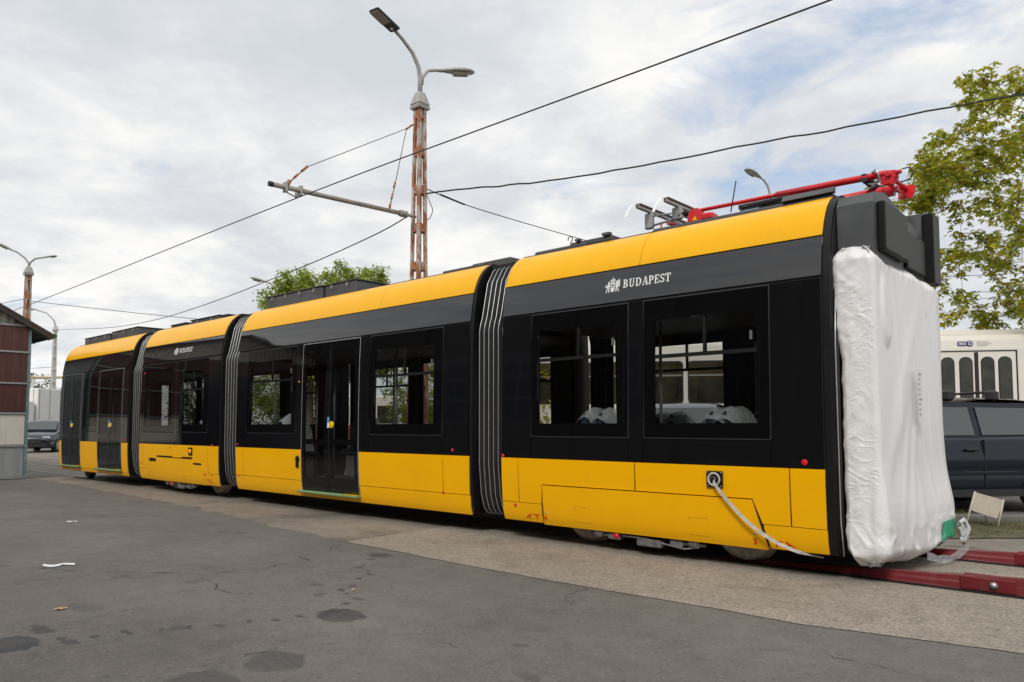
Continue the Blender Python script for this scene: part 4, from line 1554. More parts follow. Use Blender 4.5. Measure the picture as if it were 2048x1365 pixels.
def bogie(xc, half=.91, detailed=True):
    for side, y in ((0, 6.87), (1, 8.33)):
        for sx in (-half, half):
            wheel(xc + sx, y, side)
    mb = MB()
    for y0, y1 in ((6.60, 6.70), (8.50, 8.60)):
        mb.bbox(xc - .55, xc + .55, y0, y1, .20, .34, .02)
    mb.bbox(xc - .5, xc + .5, 6.9, 8.3, .14, .3, .02)
    mb.box(xc - 1.3, xc + 1.3, 7.1, 8.1, .17, .28)
    fr = part(mb, 'bogie_frame', M['bogie'])
    mb = MB()
    for sx in (-1, 1):
        mb.lathe([(.001, -.03), (.05, -.03), (.055, .0)], (xc + sx * .55, 6.52, .19), 'y', 14)
        mb.bbox(xc + sx * .36 - .07, xc + sx * .36 + .07, 6.50, 6.60, .13, .20, .01)
        mb.tube([(xc + sx * .66, 6.54, .17), (xc + sx * .30, 6.52, .17)], .018, 8)
    mb.bbox(xc - .08, xc + .20, 6.49, 6.58, .10, .175, .01)
    mb.tube([(xc - .25, 6.50, .18), (xc - .02, 6.50, .18), (xc + .3, 6.50, .14), (xc + .45, 6.51, .12), (xc + .6, 6.52, .15)], .010, 6)
    mb.build('brake_gear', M['grease'], fr)
    mb = MB()
    mb.lathe([(.001, -.02), (.03, -.02), (.03, .03)], (xc - .32, 6.50, .175), 'y', 12)
    mb.build('red_fitting', M['reddot'], fr)


bogie(-4.10)
bogie(-14.50)
mb = MB()
mb.lathe([(.12, -.06), (.26, -.055), (.30, -.02), (.30, .06), (.1, .06)], (-20.4, 6.9, .30), 'y', 28)
part(mb, 'transport_wheel', M['bogie'])
mb = MB()
mb.lathe([(.12, -.06), (.26, -.055), (.30, -.02), (.30, .06), (.1, .06)], (-20.4, 8.3, .30), 'y', 28)
part(mb, 'transport_wheel', M['bogie'])
for (a, b2) in ((-12.0, -6.7), (-20.0, -17.0)):
    part(MB().box(a, b2, 6.75, 8.45, .20, .265), 'underframe', M['bogie'])

M['plastic_bag'] = simple('silver_film', (0.52, 0.55, 0.57), 0.25, var=0.3, vscale=30)
# ------------------------------------------------------------------ white sheet over the open end
wr = MB()
vs, fs = [], []
nu, nv = 170, 190
# plan outline from near-side seam round the end face to the far side
path = [(-2.20, 6.60), (-2.205, 6.52), (-2.17, 6.492), (-2.06, 6.488), (-1.955, 6.492), (-1.895, 6.50), (-1.880, 6.525), (-1.872, 6.65), (-1.86, 7.0), (-1.835, 7.4), (-1.81, 7.9), (-1.79, 8.25), (-1.80, 8.40), (-1.88, 8.47), (-2.05, 8.49), (-2.2, 8.46)]
cum = [0]
for a, b2 in zip(path[:-1], path[1:]):
    cum.append(cum[-1] + math.dist(a, b2))


def on_path(f):
    s = f * cum[-1]
    for i in range(len(path) - 1):
        if s <= cum[i + 1] or i == len(path) - 2:
            k = (s - cum[i]) / (cum[i + 1] - cum[i])
            p = Vector((path[i][0] + (path[i + 1][0] - path[i][0]) * k, path[i][1] + (path[i + 1][1] - path[i][1]) * k, 0))
            t = Vector((path[i + 1][0] - path[i][0], path[i + 1][1] - path[i][1], 0)).normalized()
            return p, Vector((t.y, -t.x, 0)), s


for j in range(nv + 1):
    v = j / nv
    for i in range(nu + 1):
        u = i / nu
        p, nrm_, s = on_path(u)
        # top line sags towards the far side, bottom hangs lower in the middle
        yk = (p.y - 6.55) / 1.9
        ztop = 2.80 - .10 * yk + .03 * noise.noise((s * 3, 0, 5)) - .10 * max(0, yk - .85)
        zbot = 0.17 + .03 * math.sin(u * 9) + (0.05 if p.x < -2.15 and p.y < 7 else 0)
        z = zbot + (ztop - zbot) * v
        side = max(0.0, min(1.0, (.44 - s) / .10))              # 1 on the narrow side face, 0 on the end face
        face = 1 - side
        d = 0.0

        def rdg(a_, b_, c_):
            return (1 - abs(noise.noise((a_, b_, c_))) * 2) ** 3

        def fold(a_, b_, c_):
            dd_ = noise.voronoi((a_, b_, c_))[0]
            return min(.5, dd_[1] - dd_[0])
        wp_ = .30 * noise.noise((s * 4, z * 2.0, 1)) + .12 * noise.noise((s * 11, z * 6, 2))
        up_ = max(0, min(1, (z - 1.6) / .9))
        lo_ = max(0, min(1, (.7 - z) / .5))
        act = .35 + .65 * max(up_, lo_)
        # near side face: flat creases running across, tight near the top and the bottom
        act = .22 + .78 * max(up_, lo_ * .8)
        d += side * (.010 * noise.noise((s * 2.2, z * 1.4, 1.7))
                     + .018 * act * fold(s * 1.6 + wp_, z * 6.0 + s * 4 + wp_ * 1.5, 4.2)
                     + .009 * act * fold(s * 4 + wp_ * 2, z * 14 - s * 9 + wp_, 8.8)
                     + .010 * rdg(s * 1.4 + wp_, z * 3.4 - s * 2.6, 5.5))
        # end face: taut, a few soft drapes, fine pleats under the top right
        sk = s + .10 * (z - 1.4) * math.sin(s * 1.3) + .06 * noise.noise((s, z * .8, 7))
        d += face * (.036 * noise.noise((sk * 1.2, z * .45 + sk * .5, 3.3)) + .006 * rdg(sk * 1.8, z * .5 + sk, 6.1)
                     + .010 * lo_ * fold(sk * 4, z * 5, 9.4))
        pl = max(0, min(1, (v - .55) / .25)) * max(0, min(1, (s - .8) / .5))
        d += face * pl * .0035 * noise.noise((s * 42, z * 1.6, 2))
        crn = math.exp(-((s - .345) / .05) ** 2)
        d *= 1 - .75 * crn                                       # the taped seam along the corner stays straight
        # bulging pocket below the near top corner
        pe = ((s - .66) / .13) ** 2 + ((z - 2.28) / .30) ** 2
        d += face * .030 * max(0, min(1, (1.25 - pe) / .6)) * (1 if z < 2.3 else max(.3, 1 - (z - 2.3) * 2))
        for (z_, s_, sl_, am_, wd_) in ((1.75, 1.1, 1.5, .012, .10), (1.35, .95, 1.25, .009, .09), (.95, 1.0, 2.6, .008, .07), (1.05, 1.25, 3.0, .006, .06)):
            dg = ((z - z_) - (s - s_) * sl_) / math.hypot(1, sl_)
            d += face * am_ * math.exp(-(dg / wd_) ** 2) * math.exp(-((z - z_) / .55) ** 2)
        # puckers at the top band, tuck under at the bottom
        d += .010 * math.sin(s * 55 + 6 * noise.noise((s * 4, z * 2, 0))) * max(0, (v - .93) / .07)
        d += .035 * max(0, (.13 - v) / .13) * rdg(s * 5, v * 14 + s * 3, 2)
        tuck = .16 * max(0, (.04 - v) / .04) ** 1.8 + .10 * max(0, (v - .955) / .045) ** 1.5
        bulge = .05 * math.sin(min(1, v * 3) * math.pi / 2) * 0 + .045 * math.exp(-((v - .12) / .12) ** 2) * face
        taper = .06 * v * max(0, yk) ** 1.2
        q = p + nrm_ * (d + bulge - tuck - taper * .4)
        q.y -= taper * (1.2 if yk > .7 else 0.3) - .10 * max(0, yk) * max(0, 1 - v * 2.2)
        if p.x < -1.98 and p.y < 7:
            q.x += .055 * max(0, min(1, (2.15 - z) / .3)) * max(0, min(1, (-1.98 - p.x) / .2))
        drop = .05 * max(0, (.07 - v) / .07)
        vs.append((q.x, q.y, z - drop))
for j in range(nv):
    for i in range(nu):
        k = j * (nu + 1) + i
        fs.append((k, k + 1, k + nu + 2, k + nu + 1))
# close bottom and top with a fan
cb = len(vs)
vs += [(-2.05, 7.5, .13), (-2.05, 7.5, 2.74)]
for i in range(nu):
    fs.append((i + 1, i, cb))
    k = nv * (nu + 1) + i
    fs.append((k, k + 1, cb + 1))
wr.add(vs, fs, True)
wrap = wr.build('protective_sheet', M['sheet'], fix=True)
tag(wrap, 'creased white protective sheet wrapped over the open end of the yellow tram', 'cover')
# printed label on the sheet
mb = MB()
ly0, ly1 = 7.36, 7.50
LX = -1.785
vs_, fs_ = [], []
mb.add([(LX, ly0, 1.33), (LX + .004, ly1, 1.33), (LX + .0, ly1, 1.80), (LX - .004, ly0, 1.80)], [(0, 1, 2, 3)])
lab = mb.build('label_sheet', M['paper'], wrap)
mb = MB()
for k in range(9):
    zz = 1.77 - k * .045
    mb.add([(LX + .004, ly0 + .02, zz), (LX + .006, ly0 + .02 + (.09 if k in (0, 5) else .05), zz), (LX + .006, ly0 + .02 + (.09 if k in (0, 5) else .05), zz - .012), (LX + .004, ly0 + .02, zz - .012)], [(0, 1, 2, 3)])
M['lilac_print'] = simple('lilac_print', (0.40, 0.38, 0.50), 0.5)
mb.build('label_print', M['lilac_print'], lab)
# green tape and knotted end at the lower corner
mb = MB()
tv, tf, idx = [], [], {}
for f_ in fs:
    if len(f_) == 4:
        cx = [sum(vs[k][q] for k in f_) / 4 for q in range(3)]
        if 7.92 < cx[1] - .35 * (cx[2] - .3) < 8.40 and .17 < cx[2] < .40 and cx[0] > -1.95:
            for k in f_:
                if k not in idx:
                    idx[k] = len(tv)
                    tv.append((vs[k][0] + .012, vs[k][1] + .002, vs[k][2]))
            tf.append(tuple(idx[k] for k in f_))
mb.add(tv, tf, True)
mb.build('green_tape', M['green_tape'], wrap)
mb = MB()
for k in range(7):
    q = rnd.uniform(-.025, .025)
    pts = [(-1.72 + q, 8.36 + .008 * k, .34 + q), (-1.69 + q, 8.41 + q, .40 - .02 * k), (-1.67 + q * 1.5, 8.44 + q, .32 - .025 * k), (-1.68 + q, 8.43 - q, .21 - .01 * k), (-1.70, 8.39 + q, .16 + .01 * k)]
    mb.tube(pts, [.018, .012, .02, .012, .008], 6)
mb.build('knotted_end', M['plastic_bag'], wrap)
mb = MB()
vs, fs = [], []
for i in range(9):
    u = i / 8
    for k in range(4):
        vs.append((-1.80 + .16 * u + .012 * noise.noise((u * 6, k, 1)), 7.55 + .85 * u, .10 - .07 * math.sin(u * 3.1) + .07 * k / 3 + .02 * noise.noise((u * 7, k, 5))))
for i in range(8):
    for k in range(3):
        a = i * 4 + k
        fs.append((a, a + 1, a + 5, a + 4))
mb.add(vs, fs, True)
mb.build('trailing_flap', M['plastic'], wrap)

# ------------------------------------------------------------------ tow strap
mb = MB()
pts = [(-3.265, 6.375, .815), (-3.245, 6.335, .78), (-3.17, 6.33, .69), (-3.06, 6.33, .575), (-2.95, 6.335, .47), (-2.83, 6.345, .38), (-2.70, 6.36, .305), (-2.58, 6.38, .255), (-2.50, 6.42, .225), (-2.44, 6.50, .20), (-2.38, 6.62, .17)]
vs, fs = [], []
for i, p in enumerate(pts):
    tw = i * .35
    d = Vector((.62, 0, .78)) * math.cos(tw * .25) + Vector((0, 1, 0)) * math.sin(tw * .5) * .4
    d.normalize()
    wv = .015 if i < 9 else .008
    a, b2 = Vector(p) + d * wv, Vector(p) - d * wv
    vs += [a, b2, b2 + Vector((0, .004, 0)), a + Vector((0, .004, 0))]
    if i:
        o = 4 * i
        fs += [(o - 4 + k, o - 4 + (k + 1) % 4, o + (k + 1) % 4, o + k) for k in range(4)]
mb.add(vs, fs, False)
tag(mb.build('tow_strap', M['strap']), 'pale webbing strap hanging from the socket in the yellow side down under the tram', 'strap')

# ------------------------------------------------------------------ rails
M['rail_steel'] = simple('rail_steel', (0.16, 0.14, 0.12), 0.4, metal=0.5, var=0.3)
for y in (6.88, 8.32):
    tag(MB().box(-200, 40, y - .035, y + .035, -.02, .012).build('track_rail', M['rail_steel']), kind='structure')
M['ramp_red'] = simple('ramp_red', (0.16, 0.008, 0.014), 0.45, coat=0.1, var=0.25, vscale=4, dirt=((0.14, 0.09, 0.07), 9, 0.58, 0.72))


def ramp_rail(y, xa, xb, label):
    root = empty('ramp_rail', (xa, y, 0), 0, label, 'rail', 'red steel loading rails')
    mb = MB()
    # wedge from the ground up, channel section
    L = xb - xa
    z1, sl = .165, 2.6
    def sec(x, z):
        return [(x, y - .075, .01), (x, y + .075, .01), (x, y + .06, z * .55), (x, y + .045, z), (x, y - .045, z), (x, y - .06, z * .55)]
    vs = sec(xa, .03) + sec(xa + 1.2, .075) + sec(xa + sl, .145) + sec(xb, z1)
    fs = [tuple(range(6)), tuple(range(23, 17, -1))]
    for s in range(3):
        for k in range(6):
            a, c = s * 6 + k, s * 6 + (k + 1) % 6
            fs.append((a, c, c + 6, a + 6))
    mb.add(vs, fs)
    o = mb.build('rail_bar', M['ramp_red'], root)
    o.location = (-xa, -y, 0)
    mb = MB()
    mb.bbox(xa + 2.05, xa + 2.42, y - .085, y - .062, .02, .125, .006)
    mb.bbox(xa + 2.05, xa + 2.42, y + .062, y + .085, .02, .125, .006)
    o = mb.build('fish_plate', M['ramp_red'], root)
    o.location = (-xa, -y, 0)
    for bx in (2.28,):
        mb = MB()
        mb.lathe([(.001, -.03), (.016, -.03), (.018, -.022), (.028, -.02), (.028, 0)], (xa + bx, y - .085, .075), 'y', 8)
        o = mb.build('bolt', M['steel'], root)
        o.location = (-xa, -y, 0)
    mb = MB()
    mb.box(xa + .1, xb, y - .13, y + .13, .013, .02)
    o = mb.build('base_plate', M['bogie'], root)
    o.location = (-xa, -y, 0)


ramp_rail(6.90, -3.45, 6.0, 'red steel loading rail running from under the tram, the one nearer the dark asphalt')
ramp_rail(8.40, -3.3, 6.0, 'red steel loading rail coming out behind the knotted corner of the white sheet')

# ------------------------------------------------------------------ overhead line poles


def lattice_pole(x, y, H, wb, wt, rz, label, name='lamp_pole', mats=('rusty', 'rust', 'concrete_cap'), group='lattice lamp poles in the yard', gap=.78):
    root = empty(name, (x, y, 0), rz, label, 'lamp post', group)
    seg = int(H / gap)
    for sx in (-1, 1):
        for sy in (-1, 1):
            mb = MB()
            a, b2 = wb / 2, wt / 2
            th = .062 * (1 if wb > .3 else .8)
            vs = []
            for (h, zz) in ((a, 0), (b2, H)):
                cx, cy = sx * (h - th / 2), sy * (h - th / 2)
                vs += [(cx - th / 2, cy - th / 2, zz), (cx + th / 2, cy - th / 2, zz), (cx + th / 2, cy + th / 2, zz), (cx - th / 2, cy + th / 2, zz)]
            # subdivide along the height for texture detail only
            mb.add(vs, [(0, 1, 5, 4), (1, 2, 6, 5), (2, 3, 7, 6), (3, 0, 4, 7), (4, 5, 6, 7)])
            mb.build('leg', M[mats[0]], root)
    for i in range(seg + 1):
        z = H - .12 - i * gap
        if z < .2:
            break
        h = (wt + (wb - wt) * (1 - z / H)) / 2 - .004
        mb = MB()
        mb.box(-h, h, -h, h, z - .085, z + .085)
        mb.build('band', M[mats[1]], root)
    mb = MB()
    c = .05
    mb.add([(-c / 2, -c / 2, 0.0), (c / 2, -c / 2, 0.0), (c / 2, c / 2, 0.0), (-c / 2, c / 2, 0.0), (-c / 2, -c / 2, H), (c / 2, -c / 2, H), (c / 2, c / 2, H), (-c / 2, c / 2, H)],
           [(0, 1, 5, 4), (1, 2, 6, 5), (2, 3, 7, 6), (3, 0, 4, 7)])
    mb.build('core_post', M[mats[0]], root)
    mb = MB()
    w = wt / 2
    for (z0, z1, a, b2) in ((H, H + .05, w + .05, w + .06), (H + .051, H + .10, w + .035, w + .045), (H + .101, H + .36, w + .055, w - .02)):
        vs = [(-a, -a, z0), (a, -a, z0), (a, a, z0), (-a, a, z0), (-b2, -b2, z1), (b2, -b2, z1), (b2, b2, z1), (-b2, b2, z1)]
        mb.add(vs, [(3, 2, 1, 0), (4, 5, 6, 7), (0, 1, 5, 4), (1, 2, 6, 5), (2, 3, 7, 6), (3, 0, 4, 7)])
    mb.build('cap', M[mats[2]], root)
    return root


def lamp_head(root, p, d, tilt, old=True, sc=1.0, base=None):
    """luminaire at local point p pointing along unit vector d (horizontal), nose raised by tilt"""
    d = Vector(d).normalized()
    X = (d * math.cos(tilt) + Vector((0, 0, 1)) * math.sin(tilt)).normalized()
    Yv = Vector((0, 0, 1)).cross(d).normalized()
    Zv = X.cross(Yv)
    Mx = Matrix((X, Yv, Zv)).transposed().to_4x4()
    Mx.translation = Vector(p)
    if old:
        st = [(0, .04, .04, -.03), (.12, .075, .06, -.05), (.30, .13, .085, -.06), (.52, .15, .085, -.065), (.66, .12, .06, -.055), (.74, .05, .02, -.03)]
        mb = MB()
        vs, fs = [], []
        n = 10
        for (xx, w, top, bot) in st:
            for k in range(n):
                th = math.pi * 2 * k / n
                yv = w * math.cos(th)
                zv = top * math.sin(th) if math.sin(th) > 0 else -bot * math.sin(th) * .6
                vs.append(tuple(Mx @ Vector((xx * sc, yv * sc, zv * sc))))
        for i in range(len(st) - 1):
            for k in range(n):
                a, c = i * n + k, i * n + (k + 1) % n
                fs.append((a, c, c + n, a + n))
        fs += [tuple(range(n)), tuple(range((len(st) - 1) * n, len(st) * n))]
        mb.add(vs, fs, True)
        h = mb.build('lamp_head', M['lampgrey'], root)
        mb = MB()
        vs = [tuple(Mx @ Vector((xx * sc, yv * sc, zz * sc))) for xx, yv, zz in ((.26, -.10, -.045), (.62, -.09, -.045), (.62, .09, -.045), (.26, .10, -.045), (.30, -.07, -.085), (.58, -.06, -.085), (.58, .06, -.085), (.30, .07, -.085))]
        mb.add(vs, [(0, 1, 5, 4), (1, 2, 6, 5), (2, 3, 7, 6), (3, 0, 4, 7), (4, 5, 6, 7)])
        mb.build('lamp_cover', M['lamp_glass'], h)
    else:
        mb = MB()
        mb.bbox(-.02 * sc, .62 * sc, -.125 * sc, .125 * sc, -.03 * sc, .04 * sc, .025 * sc, Mx)
        h = mb.build('lamp_head', M['lamp_dark'], root)
        mb = MB()
        mb.bbox(.24 * sc, .60 * sc, -.105 * sc, .105 * sc, -.042 * sc, -.028 * sc, .006 * sc, Mx)
        mb.build('lamp_cover', M['lamp_glass'], h)
        mb = MB()
        mb.bbox(.06 * sc, .12 * sc, -.03 * sc, .03 * sc, -.045 * sc, -.028 * sc, .006 * sc, Mx)
        mb.build('sensor', M['white_print'], h)
    return h


# the main pole beside the tram
PX, PY = -11.70, 10.08
main = lattice_pole(PX, PY, 7.90, .35, .19, 0.0, 'tall rusty lattice lamp post with two lamp arms behind the tram', gap=.80)
mb = MB()
rz = 0.0


def mloc(v):
    return tuple(Matrix.Rotation(rz, 4, 'Z') @ Vector(v))


Ev, Ew = Vector(mloc(E1)), Vector(mloc(E2))       # view-parallel axes in the pole's own frame


def onpole(u, w, z):
    p = Ev * u + Ew * w
    return (p.x, p.y, z)


# lamp arms: one towards the track and up, one to the other side
arm1 = [onpole(0, 0, 8.2), onpole(0, 0, 8.55), onpole(-.03, -.03, 8.80), onpole(-.14, -.14, 9.05), onpole(-.33, -.34, 9.25), onpole(-.48, -.50, 9.36)]
mb.tube(arm1, [.05, .05, .045, .04, .036, .034], 10)
mb.build('lamp_arm', M['lampgrey'], main)
mb = MB()
mb.tube([onpole(.02, .02, 8.45), onpole(.04, .04, 8.62), onpole(.14, .12, 8.80), onpole(.30, .24, 8.87), onpole(.42, .32, 8.89)], [.045, .042, .038, .036, .034], 10)
mb.build('lamp_arm', M['lampgrey'], main)
lamp_head(main, onpole(-.46, -.48, 9.36), Ev * -.66 - Ew * 1.0, R(12), False, 1.05)
lamp_head(main, onpole(.40, .30, 8.885), Ev * 1.0 + Ew * .15, R(1), True, .98)

# bracket arm over the track
arm = empty('bracket_arm', (PX, PY, 5.58), 0, 'grey tubular bracket arm held out over the track from the rusty lattice post', 'bracket arm')


def apart(mb, name, mat):
    o = mb.build(name, mat, arm)
    o.location = (-PX, -PY, -5.58)
    return o


AZ0, AZ1 = 5.60, 5.50
mb = MB()
mb.tube([(PX, PY - .42, AZ0), (PX, 6.72, AZ1)], .045, 12)
apart(mb, 'tube', M['pipe_beige'])
mb = MB()
mb.tube([(PX, 6.73, AZ1), (PX, 6.66, AZ1 - .002)], .048, 12)
apart(mb, 'end_cap', M['cable'])
mb = MB()
mb.tube([(PX, PY - .10, AZ0 + .005), (PX, PY - .30, AZ0)], .03, 10)
for k in range(4):
    mb.tube([(PX, PY - .34 - k * .05, AZ0), (PX, PY - .36 - k * .05, AZ0)], .075 - .008 * (k % 2), 12)
apart(mb, 'insulator', M['concrete_cap'])
mb = MB()
mb.tube([(PX, PY - .14, 7.55), (PX, PY - .34, 7.40), (PX, 7.40, 5.98)], .008, 6)
mb.tube([(PX, PY - .36, 7.38), (PX, PY - .62, 6.25)], .008, 6)
apart(mb, 'stay_wire', M['wire'])
mb = MB()
mb.tube([(PX, 7.40, 5.98), (PX, 7.02, 5.58)], [.012, .014], 8)
mb.tube([(PX, 7.42, 6.0), (PX, 7.30, 5.88)], .024, 8)
mb.tube([(PX, 7.22, 5.80), (PX, 7.15, 5.72)], .022, 8)
mb.tube([(PX, 7.06, 5.64), (PX, 7.0, 5.53)], .04, 8)
apart(mb, 'turnbuckle', M['rust'])
mb = MB()
mb.tube([(PX, PY - .62, 6.25), (PX, PY - .78, 5.62)], [.011, .013], 8)
mb.tube([(PX, PY - .64, 6.2), (PX, PY - .67, 6.08)], .022, 8)
mb.tube([(PX, PY - .70, 5.95), (PX, PY - .73, 5.83)], .02, 8)
mb.tube([(PX, PY - .76, 5.72), (PX, PY - .78, 5.6)], .024, 8)
apart(mb, 'turnbuckle', M['rust'])
mb = MB()
mb.tube([(PX, PY - .20, 7.52), (PX, PY - .36, 7.38)], .02, 8)
apart(mb, 'turnbuckle', M['rust'])
mb = MB()
for yk in (7.28, 6.98):
    mb.bbox(PX - .06, PX + .06, yk - .02, yk + .02, 5.42, 5.60, .005)
mb.tube([(PX, 6.98, 5.43), (PX, 7.10, 5.40), (PX, 7.2, 5.38)], .012, 6)
mb.tube([(PX, 7.2, 5.46), (PX, 7.2, 5.36)], .025, 8)
apart(mb, 'wire_clamp', M['galv'])


def wire(pts, r, label, name='overhead_wire', mat='wire', n=6, wob=0.0, group=None):
    mb = MB()
    out = []
    pts = [Vector(p) for p in pts]
    for i in range(len(pts) - 1):
        p0, p1, p2, p3 = pts[max(i - 1, 0)], pts[i], pts[i + 1], pts[min(i + 2, len(pts) - 1)]
        k = 5
        for j in range(k):
            f = j / k
            q = .5 * ((2 * p1) + (p2 - p0) * f + (2 * p0 - 5 * p1 + 4 * p2 - p3) * f * f + (3 * p1 - p0 - 3 * p2 + p3) * f ** 3)
            if wob:
                q.z += wob * noise.noise((q.x * 2.2, q.y * 2.2, 1))
            out.append(q)
    out.append(pts[-1])
    mb.tube(out, r, n)
    return tag(mb.build(name, M[mat], fix=False), label, 'wire', group)


wire([(30, 7.2, 5.42), (-2.4, 7.2, 5.37), (-11.7, 7.2, 5.36), (-25.9, 7.2, 5.12), (-42, 7.25, 5.0), (-60, 7.4, 5.2)], .0095, 'long straight contact wire running above the whole tram and under the bracket arm')
wire([(-11.72, 9.98, 5.72), (-13.33, 10.34, 5.64), (-16.34, 10.77, 5.54), (-19.58, 11.24, 5.51), (-24.29, 11.92, 5.50), (-30.21, 12.78, 5.62), (-35.84, 13.59, 5.91), (-42.19, 14.51, 6.40), (-55.7, 16.45, 7.68)], .013,
     'sagging dark wire from the rusty lattice post down to the distant white post')
wire([(-11.54, 10.15, 6.10), (-11.3, 10.3, 6.14), (-10.74, 10.61, 6.14), (-10.18, 10.91, 6.15), (-9.28, 11.40, 6.17), (-8.40, 11.87, 6.25), (-7.13, 12.55, 6.39), (-5.91, 13.20, 6.56), (-4.75, 13.83, 6.69), (-2.93, 14.80, 6.93), (-1.91, 15.35, 7.05), (6, 19.6, 8.2)], .017,
     'thick twisted black cable running from the lattice post to the autumn tree', 'overhead_cable', 'cable', 8, .03)
wire([(-11.54, 10.13, 6.10), (-11.45, 10.15, 5.9), (-11.42, 10.2, 5.75), (-11.5, 10.22, 5.62), (-11.56, 10.18, 5.55)], .008, 'short loose cable tail dangling beside the rusty lattice post', 'cable_tail', 'cable')
w4 = wire([(-11.6, 10.2, 6.22), (-11.97, 11.51, 6.30), (-12.28, 13.16, 6.41), (-13.04, 17.17, 6.76), (-15.27, 28.87, 7.84)], .011, 'thin span wire leading back from the lattice post over the tram roof', 'span_wire')
mb = MB()
mb.tube([(-11.72, 10.7, 6.24), (-12.02, 11.7, 6.31)], .022, 8)
mb.build('insulator', M['cable'], w4)

# ---- farther lamp posts
far = lattice_pole(-35.39, 9.37, 7.5, .33, .21, 0.0, 'farther rusty lattice lamp post rising behind the shed roof', gap=.80)
mb = MB()
F0 = Vector(mloc(E1))
mb.tube([onpole(0, 0, 7.8), onpole(.0, 0, 8.0), onpole(-.14, -.05, 8.22), onpole(-.42, -.12, 8.45), onpole(-.62, -.2, 8.53)], .04, 8)
mb.build('lamp_arm', M['lampgrey'], far)
mb = MB()
mb.tube([onpole(0, 0, 7.9), onpole(.06, 0, 8.05), onpole(.25, 0, 8.20), onpole(.60, 0, 8.26), onpole(.8, 0, 8.29)], .04, 8)
mb.build('lamp_arm', M['lampgrey'], far)
lamp_head(far, onpole(-.55, -.16, 8.48), Ev * -1 - Ew * .5, R(26), True, .85)
lamp_head(far, onpole(.7, 0, 8.28), Ev * 1.0 + Ew * .1, R(6), True, .6)
wp = lattice_pole(-55.9, 16.48, 7.6, .34, .2, 0.0, 'slim pale concrete lattice post far off beyond the white truck', mats=('pole_white', 'pole_white', 'pole_white'), gap=.8)
mb = MB()
mb.tube([onpole(0, 0, 7.9), onpole(-.1, 0, 8.3), onpole(-.6, 0, 8.8), onpole(-1.4, 0, 9.05)], .045, 8)
mb.build('lamp_arm', M['lampgrey'], wp)
lamp_head(wp, onpole(-1.3, 0, 9.03), Ev * -1, R(8), True, 1.0)


def street_lamp(x, y, top, arm_vec, label, r=.05):
    root = empty('street_lamp', (x, y, 0), 0, label, 'lamp post')
    a = Vector(arm_vec)
    mb = MB()
    mb.tube([(0, 0, 0), (0, 0, top - .9), (a.x * .06, a.y * .06, top - .55), (a.x * .3, a.y * .3, top - .22), (a.x * .75, a.y * .75, top - .03), (a.x, a.y, top)], [r * 1.5, r, r * .9, r * .8, r * .7, r * .7], 8)
    mb.build('pole', M['lampgrey'], root)
    lamp_head(root, (a.x, a.y, top), a, R(14), True, 1.05)


street_lamp(-10.47, 24.98, 9.80, E1 * -.42 - E2 * .25, 'single grey street lamp standing behind the tram under the pantograph')
street_lamp(-31.35, 18.40, 7.95, E1 * -.45 - E2 * .15, 'single grey street lamp in front of the round green tree', .045)

# wires on the far left and right
wire([(-35.4, 9.4, 6.55), (-48, 8.0, 6.9), (-70, 4, 7.6)], .012, 'thin wire leading left from the farther rusty lamp post', 'span_wire')
wire([(-35.4, 9.4, 6.45), (-30, 12.5, 5.65), (-26.5, 16, 5.3), (-24, 22, 5.9)], .012, 'thin wire leading from the farther rusty lamp post towards the tram roof', 'span_wire')
wire([(-55.9, 16.5, 5.2), (-58, 14, 5.0), (-62, 11, 5.1)], .014, 'lower wire leading left from the pale distant post', 'span_wire')
wire([(-55.9, 16.5, 4.4), (-58, 14, 4.7), (-62, 9, 5.4)], .014, 'sagging lowest wire at the pale distant post', 'span_wire')
for k, (za, zb, lb) in enumerate(((5.35, 5.55, 'upper thin wire crossing behind the autumn tree'), (4.75, 4.95, 'lower thin wire crossing behind the autumn tree'))):
    wire([LP(6, 26, za + .6), LP(16, 26, zb + 1.0), LP(26, 26, zb + 1.4)], .010, lb, 'span_wire')

# ------------------------------------------------------------------ shed on the left
shed = empty('shed', (-21.3, 2.15, 0), 0, 'old shed with brown and white panelled door under a gabled roof', 'shed')


def spart(mb, name, mat, parent=None):
    o = mb.build(name, mat, parent or shed)
    if parent is None:
        o.location = (21.3, -2.15, 0)
    return o


yR, yL, yA = 5.80, -1.5, 2.15
ze, za = 3.72, 5.75
sx = -21.3
mb = MB()
mb.box(-32, sx - .12, yR - .12, yR - .02, 0, ze)
mb.box(-32, sx - .12, yL + .02, yL + .12, 0, ze)
spart(mb, 'side_wall', M['shed_grey'])
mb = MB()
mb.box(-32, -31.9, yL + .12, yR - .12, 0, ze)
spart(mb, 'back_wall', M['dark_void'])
mb = MB()
mb.box(sx - .2, sx - .1, yL, yL + .5, 0, ze)
mb.box(sx - .2, sx - .1, yL + .5, 3.3, 3.0, ze)
spart(mb, 'front_wall', M['shed_brown'])
# corrugated gable, each rib proud
mb = MB()
nrib = 90
vs, fs = [], []
for i in range(nrib + 1):
    y = yL + (yR - yL) * i / nrib
    zt = ze + (za - ze) * (1 - abs(y - yA) / (yR - yA)) + .01
    x = sx - .10 + (.018 if i % 2 else -.018)
    vs += [(x, y, ze - .02), (x, y, max(zt, ze))]
    if i:
        k = 2 * i
        fs.append((k - 2, k, k + 1, k - 1))
mb.add(vs, fs)
spart(mb, 'gable', M['corrug'])
